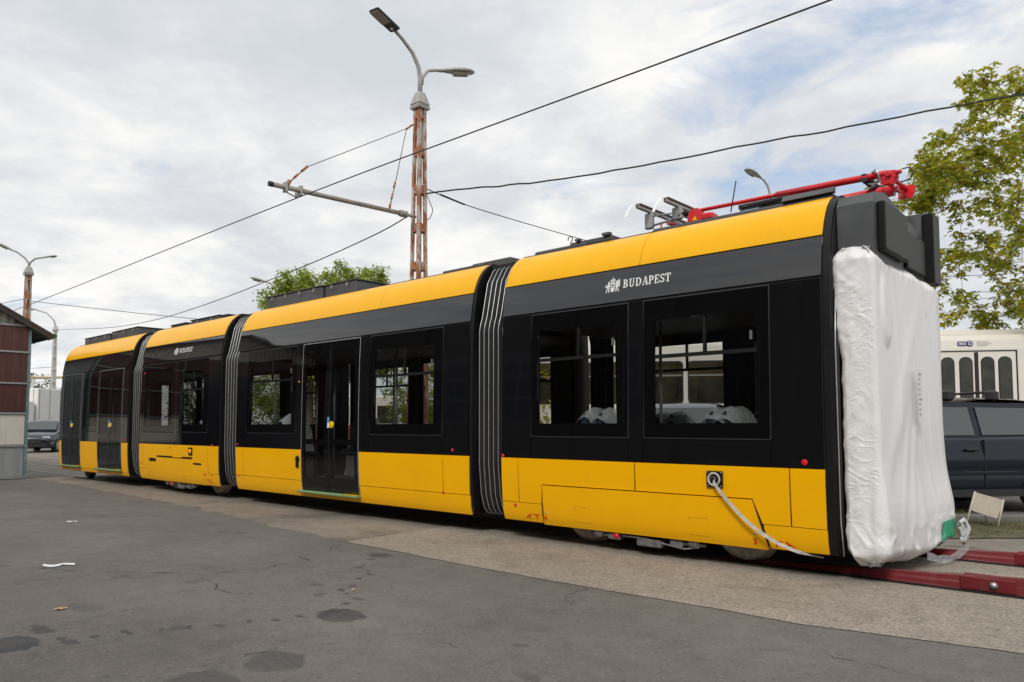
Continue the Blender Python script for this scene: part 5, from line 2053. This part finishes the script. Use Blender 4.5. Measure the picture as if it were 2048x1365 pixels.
# roof slopes with overhang
mb = MB()
ov = .36
dz = (za - ze) / (yR - yA)
for (ya, yb) in ((yA, yR + ov), (yL - ov, yA)):
    def zr(y):
        return za + .02 - dz * abs(y - yA)
    vs = [(sx + .22, ya, zr(ya)), (sx + .22, yb, zr(yb)), (-32.3, yb, zr(yb)), (-32.3, ya, zr(ya))]
    vs += [(x, y, z + .07) for x, y, z in vs]
    mb.add(vs, [(3, 2, 1, 0), (4, 5, 6, 7), (0, 1, 5, 4), (1, 2, 6, 5), (2, 3, 7, 6), (3, 0, 4, 7)])
spart(mb, 'roof', M['shed_roof'])
mb = MB()
for (ya, yb) in ((yA, yR + ov), (yL - ov, yA)):
    vs = []
    for y in (ya, yb):
        vs += [(sx + .17, y, zr(y) - .09), (sx + .214, y, zr(y) - .09), (sx + .214, y, zr(y) - .004), (sx + .17, y, zr(y) - .004)]
    mb.add(vs, [(0, 1, 2, 3), (7, 6, 5, 4), (0, 4, 5, 1), (1, 5, 6, 2), (2, 6, 7, 3), (3, 7, 4, 0)])
spart(mb, 'barge_board', M['shed_roof'])
mb = MB()
for k in range(9):
    xk = sx + .1 - k * 1.2
    vs = []
    for y in (yR - .1, yR + ov - .03):
        vs += [(xk - .03, y, zr(y) - .12), (xk + .03, y, zr(y) - .12), (xk + .03, y, zr(y) - .004), (xk - .03, y, zr(y) - .004)]
    mb.add(vs, [(0, 1, 2, 3), (7, 6, 5, 4), (0, 4, 5, 1), (1, 5, 6, 2), (2, 6, 7, 3), (3, 7, 4, 0)])
mb.tube([(sx + .20, yR + ov + .05, zr(yR + ov) + .01), (-32.2, yR + ov + .05, zr(yR + ov) - .02)], .06, 8)
spart(mb, 'gutter', M['shed_green'])
# door leaf
drw = MB()
yd0, yd1 = 3.30, 5.74
drw.box(sx - .02, sx + .01, yd0, yd1, .03, 3.74)
dr = spart(drw, 'door', M['shed_grey'])
rows = [(3.13, 3.74, 'shed_brown'), (2.36, 3.09, 'shed_brown'), (1.64, 2.32, 'shed_brown'), (.84, 1.57, 'shed_white'), (.06, .79, 'shed_grey')]
for (a, b2, mt) in rows:
    for (c, d) in ((yd0 + .03, 4.50), (4.55, yd1 - .06)):
        mb = MB()
        mb.bbox(sx + .011, sx + .035, c, d, a, b2, .01)
        mb.build('door_panel', M[mt], dr)
mb = MB()
for z in (3.11, 2.34, 1.60, .815, .04):
    mb.box(sx + .012, sx + .06, yd0, yd1 - .045, z - .02, z + .02)
mb.build('cross_bar', M['shed_grey'], dr)
for (ya_, yb_) in ((yd1 - .045, yd1 + .01), (yd0 - .03, yd0)):
    MB().box(sx - .03, sx + .055, ya_, yb_, .02, 3.78).build('door_post', M['shed_teal'], dr)
mb = MB()
mb.box(sx - .03, sx + .058, yd0, yd1 - .046, 3.741, 3.79)
mb.build('top_bar', M['shed_grey'], dr)

# depot hall on the camera's side of the yard, seen mirrored in the tram's glass
hall = empty('depot_hall', (-8, -9, 0), 0, 'long dark brick depot hall facing the tram, mirrored in its windows', 'building')
mb = MB()
hx0, hx1, hy = -36.0, 16, -7.6
mb.box(hx0, hx1, hy - 8, hy, 0, 8.0)
o = mb.build('wall', M['hall_wall'], hall)
o.location = (8, 9, 0)
mb = MB()
mb.prism([(hy + .4, 8.005), (hy - 4, 9.2), (hy - 8.4, 8.005)], 'x', hx0 - .3, hx1 + .3)
o = mb.build('roof', M['hall_roof'], hall)
o.location = (8, 9, 0)
for k in range(13):
    wx = hx0 + 1.6 + k * 3.9
    mb = MB()
    mb.box(wx, wx + 2.0, hy + .003, hy + .03, 1.5, 4.6)
    w = mb.build('window', M['hall_glass'], hall)
    w.location = (8, 9, 0)
    mb = MB()
    for q in range(4):
        mb.box(wx + q * .667 - .03, wx + q * .667 + .03, hy + .031, hy + .06, 1.5, 4.6)
    for z in (1.5, 2.5, 3.55, 4.6):
        mb.box(wx - .03, wx + 2.03, hy + .0615, hy + .075, z - .03, z + .03)
    mb.build('window_bars', M['hall_trim'], w)
    mb = MB()
    mb.box(wx + 2.65, wx + 3.15, hy + .003, hy + .18, 0, 7.98)
    o = mb.build('pilaster', M['hall_wall'], hall)
    o.location = (8, 9, 0)

# ------------------------------------------------------------------ cars


def make_car(name, loc, rz, paint, label, H=1.55, L=4.4, W=1.8, wagon=True, rack=False):
    """front towards local -X"""
    root = empty(name, loc, rz, label, 'car')
    hw = W / 2
    k = H / 1.55
    # lower body: section height of the shoulder line along the length
    st = [(-.50, .42, .62, .80), (-.485, .30, .74, .90), (-.44, .24, .84, .97), (-.36, .22, .92, 1.0), (-.22, .22, 1.0, 1.0), (-.05, .22, 1.02, 1.0), (.15, .22, 1.03, 1.0), (.32, .22, 1.05, 1.0), (.44, .24, 1.06, .97), (.485, .30, 1.02, .92), (.50, .42, .95, .84)]
    mb = MB()
    vs, fs = [], []
    for (f, lo, hi, wf) in st:
        x = f * L
        w = hw * wf
        lo, hi = lo * k, hi * k
        sec = [(0, lo), (w * .86, lo), (w * .965, lo + .05), (w * .985, lo + .16), (w * .985, lo + (hi - lo) * .40), (w * .975, lo + (hi - lo) * .44), (w, lo + (hi - lo) * .50), (w * .995, lo + (hi - lo) * .66), (w * .955, hi - .06), (w * .92, hi - .01), (w * .85, hi + .005), (0, hi + .03)]
        full = sec + [(-y, z) for y, z in reversed(sec[1:-1])]
        vs += [(x, y, z) for y, z in full]
    n = len(full)
    for i in range(len(st) - 1):
        for j in range(n):
            a, c = i * n + j, i * n + (j + 1) % n
            fs.append((a, c, c + n, a + n))
    fs += [tuple(range(n)), tuple(range((len(st) - 1) * n, len(st) * n))]
    mb.add(vs, fs, True)
    mb.build('body', M[paint], root)
    # greenhouse
    rear_top = .40 if wagon else .26
    base = [(-.24, .99), (.46 if wagon else .42, 1.03)]
    bw, rw = hw * .885, hw * .70
    rz_ = H - .03
    pts = [(-.235, 1.0 * k, bw), (-.10, rz_ - .10, rw + .05), (-.055, rz_ - .01, rw), (.10, rz_ + .03, rw), (.25, rz_ + .02, rw), (rear_top - .03, rz_ - .03, rw), (rear_top, rz_ - .09, rw + .03), (.465, 1.05 * k, bw - .03)]
    mb = MB()
    vs, fs = [], []
    for (f, z, w) in pts:
        vs += [(f * L, -w, z), (f * L, -w * .75, z + .025), (f * L, 0, z + .04), (f * L, w * .75, z + .025), (f * L, w, z)]
    for i in range(len(pts) - 1):
        for j in range(4):
            a = i * 5 + j
            fs.append((a, a + 1, a + 6, a + 5))
    mb.add(vs, fs, True)
    mb.build('roof', M[paint], root)
    # glass cabin sides: a dark core behind, panes in front
    def edge(f, upper):
        # x along window line -> (y, z)
        z0 = 1.0 * k + (1.05 - 1.0) * k * (f + .235) / .70
        return z0
    mb = MB()
    mb.prism([(-.20 * L, .95 * k), (-.075 * L, rz_ - .06), (rear_top * L - .06, rz_ - .06), (.43 * L, .98 * k)], 'y', -rw + .10, rw - .10)
    mb.build('cabin', M['plastic_black'], root)
    panes = [[(-.205, 0), (-.105, 0), (-.105, .80), (-.122, .72)], [(-.095, 0), (.075, 0), (.075, 1), (-.055, 1), (-.095, .86)], [(.10, 0), (.275, 0), (.275, .97), (.10, 1)], [(.295, 0), (.425, .05), (rear_top - .02, .80), (.295, .95)]]
    for sgn in (-1, 1):
        # pillars panel
        mb = MB()
        zl, zu = 1.0 * k, rz_ - .03
        P4 = [(-.235, zl, bw), (-.10, rz_ - .10, rw + .05), (-.055, rz_ - .01, rw), (rear_top - .03, rz_ - .03, rw), (rear_top, rz_ - .09, rw + .03), (.465, 1.05 * k, bw - .03)]
        vs = [(f * L, sgn * w, z) for f, z, w in P4]
        mb.add(vs, [(0, 1, 2, 3, 4, 5)] if False else [(0, 1, 2), (0, 2, 3), (0, 3, 4), (0, 4, 5)])
        mb.build('side_frame', M[paint], root)
        for pn in panes:
            mb = MB()
            vs = []
            for f, hgt in pn:
                zb_ = (1.045 + .03 * (f + .2)) * k
                zt_ = rz_ - .085
                z = zb_ + (zt_ - zb_) * hgt
                fr_ = (z - zl) / (rz_ - zl)
                w = bw + (rw - bw) * fr_ + .012
                vs.append((f * L, sgn * w, z))
            mb.add(vs, [tuple(range(len(vs)))])
            mb.build('side_window', M['car_window'], root)
    # windscreen, rear screen
    mb = MB()
    a, c = (-.222 * L, 1.04 * k), (-.105 * L, rz_ - .115)
    mb.add([(a[0], -bw * .90, a[1] + .02), (a[0], bw * .90, a[1] + .02), (c[0], rw * 1.0, c[1] + .03), (c[0], -rw * 1.0, c[1] + .03)], [(0, 1, 2, 3)])
    w_ = mb.build('windscreen', M['car_window'], root)
    w_.location = (-.03, 0, .035)
    mb = MB()
    mb.add([(.455 * L, -bw * .85, 1.10 * k), (.455 * L, bw * .85, 1.10 * k), (rear_top * L + .03, rw * .92, rz_ - .10), (rear_top * L + .03, -rw * .92, rz_ - .10)], [(0, 1, 2, 3)])
    w_ = mb.build('rear_window', M['car_window'], root)
    w_.location = (.02, 0, .03)
    # door seams, sills, handles
    for sgn in (-1, 1):
        for f in (-.20, .0875, .31):
            mb = MB()
            mb.box(f * L - .004, f * L + .004, sgn * hw * .94, sgn * (hw + .0015), .34 * k, .99 * k)
            mb.build('door_seam', M['plastic_black'], root)
        mb = MB()
        mb.box(-.24 * L, .30 * L, sgn * hw * .93, sgn * (hw * .985 + .008), .23 * k, .33 * k)
        mb.build('sill', M['plastic_black'], root)
        mb = MB()
        mb.bbox(-.21 * L, .29 * L, min(sgn * hw * .95, sgn * (hw + .012)), max(sgn * hw * .95, sgn * (hw + .012)), .52 * k, .57 * k, .006)
        mb.build('side_moulding', M[paint], root)
        for f in (.045, .27):
            mb = MB()
            mb.bbox(f * L - .10, f * L + .09, min(sgn * (hw - .02), sgn * (hw + .035)), max(sgn * (hw - .02), sgn * (hw + .035)), .845 * k, .875 * k, .008)
            mb.build('door_handle', M['plastic_black'], root)
        mb = MB()
        mb.bbox(-.195 * L, -.15 * L, min(sgn * (hw - .02), sgn * (hw + .17)), max(sgn * (hw - .02), sgn * (hw + .17)), .98 * k, 1.12 * k, .03)
        mb.build('wing_mirror', M[paint], root)
        mb = MB()
        mb.bbox(-.487 * L - .01, -.44 * L, min(sgn * hw * .50, sgn * hw * .885), max(sgn * hw * .50, sgn * hw * .885), .66 * k, .76 * k, .02)
        mb.build('headlight', M['headlight'], root)
    mb = MB()
    mb.bbox(-.502 * L, -.48 * L, -hw * .48, hw * .48, .42 * k, .66 * k, .02)
    mb.bbox(-.502 * L, -.48 * L, -hw * .75, hw * .75, .27 * k, .37 * k, .02)
    mb.build('grille', M['plastic_black'], root)
    for f in (-.31, .30):
        for sgn in (-1, 1):
            y = sgn * (hw - .09)
            ar = MB()
            ar.lathe([(.001, sgn * (.095)), (.39, sgn * .095), (.39, 0)], (f * L, y, .33), 'y', 28)
            ar.build('wheel_arch', M['plastic_black'], root)
            mb = MB()
            mb.lathe([(.19, sgn * .10), (.21, sgn * .115), (.31, sgn * .11), (.325, sgn * .09), (.325, -sgn * .1), (.2, -sgn * .1)], (f * L, y, .325), 'y', 28)
            t_ = mb.build('wheel', M['tyre'], root)
            mb = MB()
            mb.lathe([(.001, sgn * .105), (.05, sgn * .11), (.07, sgn * .10), (.17, sgn * .107), (.2, sgn * .112), (.205, sgn * .09)], (f * L, y, .325), 'y', 20)
            mb.build('rim', M['alloy'], t_)
    if rack:
        for f in (.018, .17):
            mb = MB()
            mb.tube([(f * L, -rw - .02, rz_ + .13), (f * L, rw + .02, rz_ + .13)], .018, 8)
            for sgn in (-1, 1):
                mb.bbox(f * L - .075, f * L + .075, min(sgn * (rw - .08), sgn * (rw + .06)), max(sgn * (rw - .08), sgn * (rw + .06)), rz_ + .0, rz_ + .155, .03)
            mb.build('roof_bar', M['plastic_black'], root)
    return root


M['car_window'] = simple('car_window_glass', (0.05, 0.062, 0.062), 0.02, spec=1.0)
# navy estate: its right-hand side faces the tram, front to the left
cB = LP(5.84, 10.95)
make_car('parked_car', (cB[0], cB[1], .12), R(42.086 + 8), 'car_blue', 'dark navy estate car with roof bars parked behind the white sheet', H=1.55, L=4.5, rack=True)
cS = LP(3.35, 14.6)
make_car('parked_car', (cS[0], cS[1], .12), R(42.086 + 68), 'car_silver', 'pale blue grey car facing the tram, seen through its windows', H=1.60, L=4.2)
cD = Vector((-43.3, 12.55, 0))
make_car('parked_car', (cD.x, cD.y, 0), R(147), 'car_dark', 'graphite car parked nose forward in front of the white truck', H=1.58, L=4.4)

# ------------------------------------------------------------------ cream articulated bus behind
bus = empty('cream_tram', LP(2.2, 17.9, .12), R(42.086 - 11.5), 'cream white tram with folding doors and purple logo standing behind the navy car', 'tram')
BL, BH = 14.0, 3.24
mb = MB()
prof = [(0.0, .30), (0.0, 2.85), (.03, 3.05), (.14, 3.17), (.45, BH), (2.05, BH), (2.36, 3.17), (2.47, 3.05), (2.5, 2.85), (2.5, .30)]
mb.prism(prof, 'x', -3.6, BL)
mb.build('body', M['bus_cream'], bus)
mb = MB()
mb.box(-3.6, BL, -.012, -.003, .30, .62)
mb.build('red_band', M['bus_red'], bus)
mb = MB()
mb.box(-3.0, BL - .5, .6, 1.9, BH + .002, BH + .10)
mb.box(-2.2, 0.2, .7, 1.8, BH + .102, BH + .30)
mb.build('roof_box', M['bus_cream'], bus)


def rrect(x0, x1, z0, z1, r, n=5):
    out = []
    for (cx, cz, a0) in ((x1 - r, z1 - r, 0), (x0 + r, z1 - r, 90), (x0 + r, z0 + r, 180), (x1 - r, z0 + r, 270)):
        for i in range(n + 1):
            a = R(a0 + 90 * i / n)
            out.append((cx + r * math.cos(a), cz + r * math.sin(a)))
    return out


def bus_window(x0, x1, z0=1.70, z1=2.70, r=.10, bar=True):
    mb = MB()
    mb.prism(rrect(x0, x1, z0, z1, r), 'y', -.010, -.002)
    w = mb.build('window', M['rubber'], bus)
    mb = MB()
    mb.prism(rrect(x0 + .03, x1 - .03, z0 + .03, z1 - .03, r * .8), 'y', -.014, -.0105)
    mb.build('pane', M['hall_glass2'], w)
    if bar:
        mb = MB()
        mb.box(x0 + .03, x1 - .03, -.022, -.0145, z0 + (z1 - z0) * .66 - .02, z0 + (z1 - z0) * .66 + .02)
        mb.build('window_bar', M['steel'], w)


M['hall_glass2'] = simple('bus_glass', (0.035, 0.035, 0.022), 0.06, var=0.6, vscale=3)
for wx in (-3.4, -2.0, -.6, .8, 1.95, 3.1):
    bus_window(wx, wx + 1.05)


def bus_door(x0):
    mb = MB()
    mb.box(x0, x0 + 1.55, -.012, -.003, .32, 2.78)
    d = mb.build('door', M['bus_cream'], bus)
    mb = MB()
    mb.box(x0 + .735, x0 + .815, -.02, -.0125, .34, 2.78)
    mb.box(x0 - .03, x0 - .002, -.02, -.004, .34, 2.80)
    mb.box(x0 + 1.552, x0 + 1.58, -.02, -.004, .34, 2.80)
    mb.box(x0 - .03, x0 + 1.58, -.02, -.004, 2.801, 2.82)
    mb.build('door_gap', M['rubber'], d)
    for q in (.07, .43, .86, 1.20):
        mb = MB()
        mb.prism(rrect(x0 + q, x0 + q + .27, 1.20, 2.68, .12), 'y', -.020, -.0125)
        p = mb.build('door_pane', M['rubber'], d)
        mb = MB()
        mb.prism(rrect(x0 + q + .02, x0 + q + .25, 1.22, 2.66, .11), 'y', -.024, -.0205)
        mb.build('glazing', M['hall_glass2'], p)


bus_door(7.30)
bus_door(11.4)
bus_window(9.25, 10.6, 1.5, 2.85, .15, False)
bus_window(4.5, 6.2, 1.6, 2.70, .12, True)
# logo
lx, lz = 7.72, 2.93
mb = MB()
mb.prism(rrect(lx, lx + .22, lz, lz + .09, .02), 'y', -.008, -.002)
mb.lathe([(.001, -.0095), (.062, -.0095), (.062, -.002)], (lx + .245, 0, lz + .045), 'y', 24)
mb.build('logo', M['purple'], bus)
mb = MB()
mb.lathe([(.026, -.012), (.040, -.012)], (lx + .245, 0, lz + .045), 'y', 24)
vs, fs = text_mesh('BKK', .075, .0005, 1.1, .002)
mb.add([(p[0] + lx + .025, -.0105 - p[2], p[1] + lz + .018) for p in vs], fs)
mb.build('logo_print', M['white_print'], bus, fix=False)
mb = MB()
for i, s in enumerate(('BUDAPESTI', 'KÖZLEKEDÉSI', 'KÖZPONT')):
    vs, fs = text_mesh(s, .048, .0004)
    mb.add([(p[0] + lx + .38, -.004 - p[2], p[1] + lz + .07 - i * .042) for p in vs], fs)
mb.build('operator_name', M['grey_print'], bus, fix=False)

# ------------------------------------------------------------------ white truck far left
tr = empty('truck', (-50.9, 15.0, 0), R(42.086 + 90 - 12), 'white box truck standing beyond the parked graphite car', 'truck')
mb = MB()
mb.bbox(-2.3, 2.6, -1.2, 1.2, .9, 3.45, .03)
box = mb.build('cargo_box', M['truck_white'], tr)
mb = MB()
for k in range(7):
    xk = -2.2 + k * .75
    mb.box(xk - .02, xk + .02, -1.215, -1.201, .95, 3.4)
    mb.box(xk - .02, xk + .02, 1.201, 1.215, .95, 3.4)
for k in range(4):
    mb.box(-2.315, -2.301, -.9 + k * .6 - .02, -.9 + k * .6 + .02, .95, 3.4)
mb.build('rib', M['galv'], box)
mb = MB()
mb.prism([(-4.3, .5), (-4.35, 1.4), (-4.05, 2.5), (-3.8, 2.65), (-2.45, 2.65), (-2.45, .5)], 'y', -1.1, 1.1)
cab = mb.build('cab', M['truck_white'], tr)
mb = MB()
mb.prism([(-3.95, 1.5), (-3.75, 2.3), (-3.1, 2.3), (-3.1, 1.45)], 'y', -1.115, -1.101)
mb.prism([(-3.95, 1.5), (-3.75, 2.3), (-3.1, 2.3), (-3.1, 1.45)], 'y', 1.101, 1.115)
mb.build('cab_window', M['hall_glass'], cab)
for xk in (-3.6, 1.6):
    for sg in (-1, 1):
        mb = MB()
        mb.lathe([(.2, sg * .1), (.42, sg * .1), (.45, 0), (.45, -sg * .15), (.2, -sg * .15)], (xk, sg * 1.0, .45), 'y', 20)
        mb.build('wheel', M['tyre'], tr)
mb = MB()
mb.box(-3.9, 2.5, -.5, .5, .5, .88)
mb.build('chassis', M['plastic_black'], tr)

# yellow pipe bridge
pb = empty('pipe_bridge', (-66, 17.5, 0), 0, 'yellow overhead pipe on posts in the far distance', 'pipe')
mb = MB()
A, Bp = LP(-42, 60, 0), LP(-24, 60, 0)
mb.tube([(A[0], A[1], 5.1), (Bp[0], Bp[1], 5.35)], .11, 10)
o = mb.build('pipe', M['pipe_yellow'], pb)
o.location = (66, -17.5, 0)
for f in (.2, .45, .7, .9):
    mb = MB()
    x, y = A[0] + (Bp[0] - A[0]) * f, A[1] + (Bp[1] - A[1]) * f
    mb.tube([(x, y, 0), (x, y, 4.98)], .09, 8)
    o = mb.build('post', M['pole_white'], pb)
    o.location = (66, -17.5, 0)

# ------------------------------------------------------------------ leaning board
sg = empty('sign_board', (-1.97, 10.98, 0), 0, 'small rusty cream board on two thin legs leaning beside the red rail', 'sign')
TL, TR, BR_, BL_ = Vector((-2.04, 10.92, .47)), Vector((-1.78, 11.16, .37)), Vector((-1.85, 11.11, .14)), Vector((-2.08, 10.90, .24))
nv_ = (TR - TL).cross(BL_ - TL).normalized() * .006
mb = MB()
q = [TL, TR, BR_, BL_]
mb.add([v + nv_ for v in q] + [v - nv_ for v in q], [(0, 1, 2, 3), (7, 6, 5, 4), (0, 4, 5, 1), (1, 5, 6, 2), (2, 6, 7, 3), (3, 7, 4, 0)])
o = mb.build('board', M['sign_cream'], sg)
o.location = (1.97, -10.98, 0)
for (a, b2) in ((TL, Vector((-2.15, 10.86, .02))), (TR, Vector((-1.85, 11.12, .0)))):
    mb = MB()
    mb.tube([a + (a - b2) * .02, b2], .013, 8)
    o = mb.build('leg', M['sign_cream'], sg)
    o.location = (1.97, -10.98, 0)

# litter
def scrap(x, y, w, h, rot, mat, label, name='paper_scrap', seed=0):
    mb = MB()
    vs, fs = [], []
    n, m_ = 9, 4
    for i in range(n):
        for j in range(m_):
            u, v = i / (n - 1) - .5, j / (m_ - 1) - .5
            ww = w * u
            hh_ = h * v * (1 - .6 * abs(u))
            hh_ += .25 * h * math.sin(u * 9)
            a = R(rot)
            vs.append((x + ww * math.cos(a) - hh_ * math.sin(a), y + ww * math.sin(a) + hh_ * math.cos(a), .010 + .018 * abs(noise.noise((u * 5 + seed, v * 4, seed)))))
    for i in range(n - 1):
        for j in range(m_ - 1):
            k = i * m_ + j
            fs.append((k, k + 1, k + m_ + 1, k + m_))
    mb.add(vs, fs, True)
    return tag(mb.build(name, M[mat]), label, 'litter')


scrap(-7.86, 2.42, .26, .13, 70, 'paper', 'crumpled strip of white paper lying on the dark asphalt at left', seed=1)
scrap(-11.25, 3.61, .16, .08, 40, 'paper', 'small white scrap on the asphalt, the one farther from the camera', seed=2)
scrap(-11.9, 2.8, .12, .10, 40, 'paper', 'tiny white scrap on the asphalt near the left picture edge below the shed', seed=3)
scrap(-5.98, 1.86, .06, .07, 10, 'paper_tan', 'tan dry leaf lying on the asphalt above the oil patch at lower left', 'dry_leaf', 4)
scrap(-4.95, 3.62, .035, .03, 10, 'paper_tan', 'tiny orange leaf beside the trail of oil drops', 'dry_leaf', 6)


# ------------------------------------------------------------------ trees


def tree(name, loc, trunk_h, trunk_r, centre, radii, nclump, clump_r, leaf, per, lsize, label, seed=1, group=None, palm=1, width=.34, shell=.55, twig=.007):
    """trunk, limbs that reach every clump of foliage, and leaf-sized faces in the clumps"""
    rg = random.Random(seed)
    root = empty(name, loc, rg.uniform(0, 6.28) if group else 0, label, 'tree', group)
    nodes = []                                     # (point, radius)
    tb = MB()
    c0 = Vector(centre)
    tr = [Vector((0, 0, 0)), Vector((rg.uniform(-.1, .1), rg.uniform(-.1, .1), trunk_h * .5)), Vector((c0.x * .3, c0.y * .3, trunk_h))]
    top = Vector((c0.x * .8, c0.y * .8, c0.z + radii[2] * .55))
    path_ = tr + [tr[2].lerp(top, f) + Vector((rg.uniform(-1, 1), rg.uniform(-1, 1), 0)) * .12 for f in (.25, .5, .75, 1)]
    rad_ = [trunk_r * k for k in (1.25, 1.0, .85, .62, .45, .3, .15)]
    tb.tube(path_, rad_, 8, cap=False)
    for i in range(2, 7):
        nodes.append((path_[i], rad_[i]))
    cl = []
    tries = 0
    while len(cl) < nclump and tries < nclump * 30:
        tries += 1
        v_ = Vector((rg.gauss(0, 1), rg.gauss(0, 1), rg.gauss(0, 1))).normalized() * (shell + (1 - shell) * rg.random() ** .6)
        p = c0 + Vector((v_.x * radii[0], v_.y * radii[1], v_.z * radii[2]))
        n_ = noise.noise((p.x * .55 + seed, p.y * .55, p.z * .55))
        p = c0 + (p - c0) * (1 + .28 * n_)
        if noise.noise((p.x * .9, p.y * .9 + seed, p.z * .9)) < -.22:
            continue
        cl.append(p)
    cl.sort(key=lambda p: (p - path_[3]).length)
    for p in cl:
        best = min(nodes, key=lambda n_: (n_[0] - p).length + max(0, n_[0].z - p.z) * .6 - n_[1] * 2)
        a_, r0 = best
        L = (p - a_).length
        if L < .05:
            continue
        k = max(3, int(L / .35))
        pts = []
        bend = Vector((rg.uniform(-1, 1), rg.uniform(-1, 1), rg.uniform(-.2, .9))) * L * .13
        for i in range(k + 1):
            f = i / k
            pts.append(a_.lerp(p, f) + bend * math.sin(f * math.pi) + Vector((rg.uniform(-1, 1), rg.uniform(-1, 1), rg.uniform(-1, 1))) * .035 * (0 < i < k))
        r1 = min(r0 * .72, .012 + .018 * L)
        rs = [r1 + (twig - r1) * (i / k) for i in range(k + 1)]
        tb.tube(pts, rs, 5, cap=False)
        for i in range(1, k + 1):
            nodes.append((pts[i], rs[i]))
    V, Fc = [], []
    for p in cl:
        nt = max(2, per // 7)
        for q in range(nt):
            d_ = Vector((rg.gauss(0, 1), rg.gauss(0, 1), rg.gauss(0, .75))).normalized()
            e_ = p + d_ * clump_r * rg.uniform(.35, 1.15)
            if q % 2 == 0:
                tb.tube([p, p.lerp(e_, .55) + Vector((0, 0, .03)), e_], [twig * .8, twig * .6, twig * .45], 3, cap=False)
            for w_ in range(per // nt):
                c = p.lerp(e_, rg.uniform(.45, 1.05)) + Vector((rg.gauss(0, 1), rg.gauss(0, 1), rg.gauss(0, 1))) * clump_r * .16
                az = rg.uniform(0, 6.28)
                for m_ in range(palm):
                    s_ = lsize * rg.uniform(.6, 1.2)
                    th = az + (m_ - (palm - 1) / 2) * .62
                    a2 = Vector((math.cos(th), math.sin(th), rg.uniform(-.85, .15))).normalized()
                    sd = a2.cross(Vector((rg.uniform(-.5, .5), rg.uniform(-.5, .5), 1))).normalized() * s_ * width * .5
                    o = len(V)
                    dn = Vector((0, 0, .10 * s_))
                    V += [c, c + a2 * s_ * .55 + sd - dn * .3, c + a2 * s_ - dn * 1.6, c + a2 * s_ * .55 - sd + dn * .3]
                    Fc.append((o, o + 1, o + 2, o + 3))
    tb.build('trunk', M['bark'], root, fix=False)
    lf = MB()
    lf.v, lf.f, lf.s = [tuple(v) for v in V], Fc, [False] * len(Fc)
    cr = lf.build('crown', M[leaf], root, fix=False)
    cr['kind'] = 'stuff'
    return root


tree('autumn_tree', LP(13.1, 17.2, .1), 2.6, .20, (.1, 0, 6.55), (4.35, 3.7, 4.0), 440, .36, 'leaf_autumn', 44, .15,
     'large autumn tree with yellow green leaves and open crown at right', seed=11, palm=3, width=.42, shell=.35)
tree('green_tree', LP(-9.75, 36), 2.6, .22, (0, 0, 6.3), (2.5, 2.4, 2.75), 190, .50, 'leaf_green', 110, .20,
     'rounded green tree behind the single street lamp, left of the pair', seed=5, palm=1, width=.5, shell=.6)
tree('green_tree', LP(-7.3, 36.8), 2.6, .22, (0, 0, 6.3), (2.6, 2.4, 2.95), 190, .50, 'leaf_green', 110, .20,
     'rounded green tree beside the lattice post, right of the pair', seed=9, palm=1, width=.5, shell=.6)
bg_trees = [((-24, 27, 0), 5.2, 'leaf_green', 'bushy mid green tree behind the tram, seen through its windows'), ((-17, 28, 0), 4.8, 'leaf_green', 'green tree behind the cream tram, seen through tram windows'),
            ((-31, 27, 0), 5.0, 'leaf_green', 'leafy tree well behind the second module, below the tram roof line'), ((-68, 25, 0), 4.6, 'leaf_green', 'green tree far off between the shed and the truck'),
            ((-80, 22, 0), 6.0, 'leaf_dark', 'dark green tree far off left of the pale post'), ((-12.5, 15.0, 0), 3.4, 'leaf_autumn', 'small yellow green bush seen through the near tram windows'),
            ((14, 60, 0), 6.5, 'leaf_green', 'distant pale tree peeking over the cream tram'), ((-62, 29, 0), 5.2, 'leaf_dark', 'far dark tree beyond the end of the tram'), ((-11, 36, 0), 6, 'leaf_dark', 'dark tree well behind the cream tram'),
            ((-34, 20.5, 0), 4.6, 'leaf_green', 'green tree seen through the windows left of the tram door'), ((-45, 27, 0), 6.0, 'leaf_green', 'tall pale green tree seen through the second module'), ((-50, 24, 0), 5.5, 'leaf_dark', 'dark tree seen through the windows of the third module'),
            ((-38, 36, 0), 5.5, 'leaf_green', 'pale green tree farthest back behind the red and cream tram')]
for i, (p_, h, lm, lb) in enumerate(bg_trees):
    tree('background_tree', p_, h * .25, .14, (0, 0, h * .58), (h * .45, h * .42, h * .42), 60, h * .13, lm, 60, .22, lb, seed=30 + i, group='trees beyond the yard', width=.6, shell=.5)

# parked red and white tram beyond, glimpsed through the second module
bt = empty('far_tram', (-34, 31, .0), R(32), 'red and cream tram far behind, glimpsed through the yellow tram', 'tram')
mb = MB()
mb.bbox(-7, 6, -1.2, 1.2, .4, 3.1, .08)
mb.build('body', M['bus_cream'], bt)
mb = MB()
mb.box(-7.01, 6.01, -1.215, -1.203, .45, 1.35)
mb.build('red_band', M['bus_red'], bt)
for k in range(8):
    mb = MB()
    mb.box(-6.6 + k * 1.55, -5.3 + k * 1.55, -1.22, -1.203, 1.45, 2.5)
    mb.build('window', M['hall_glass2'], bt)
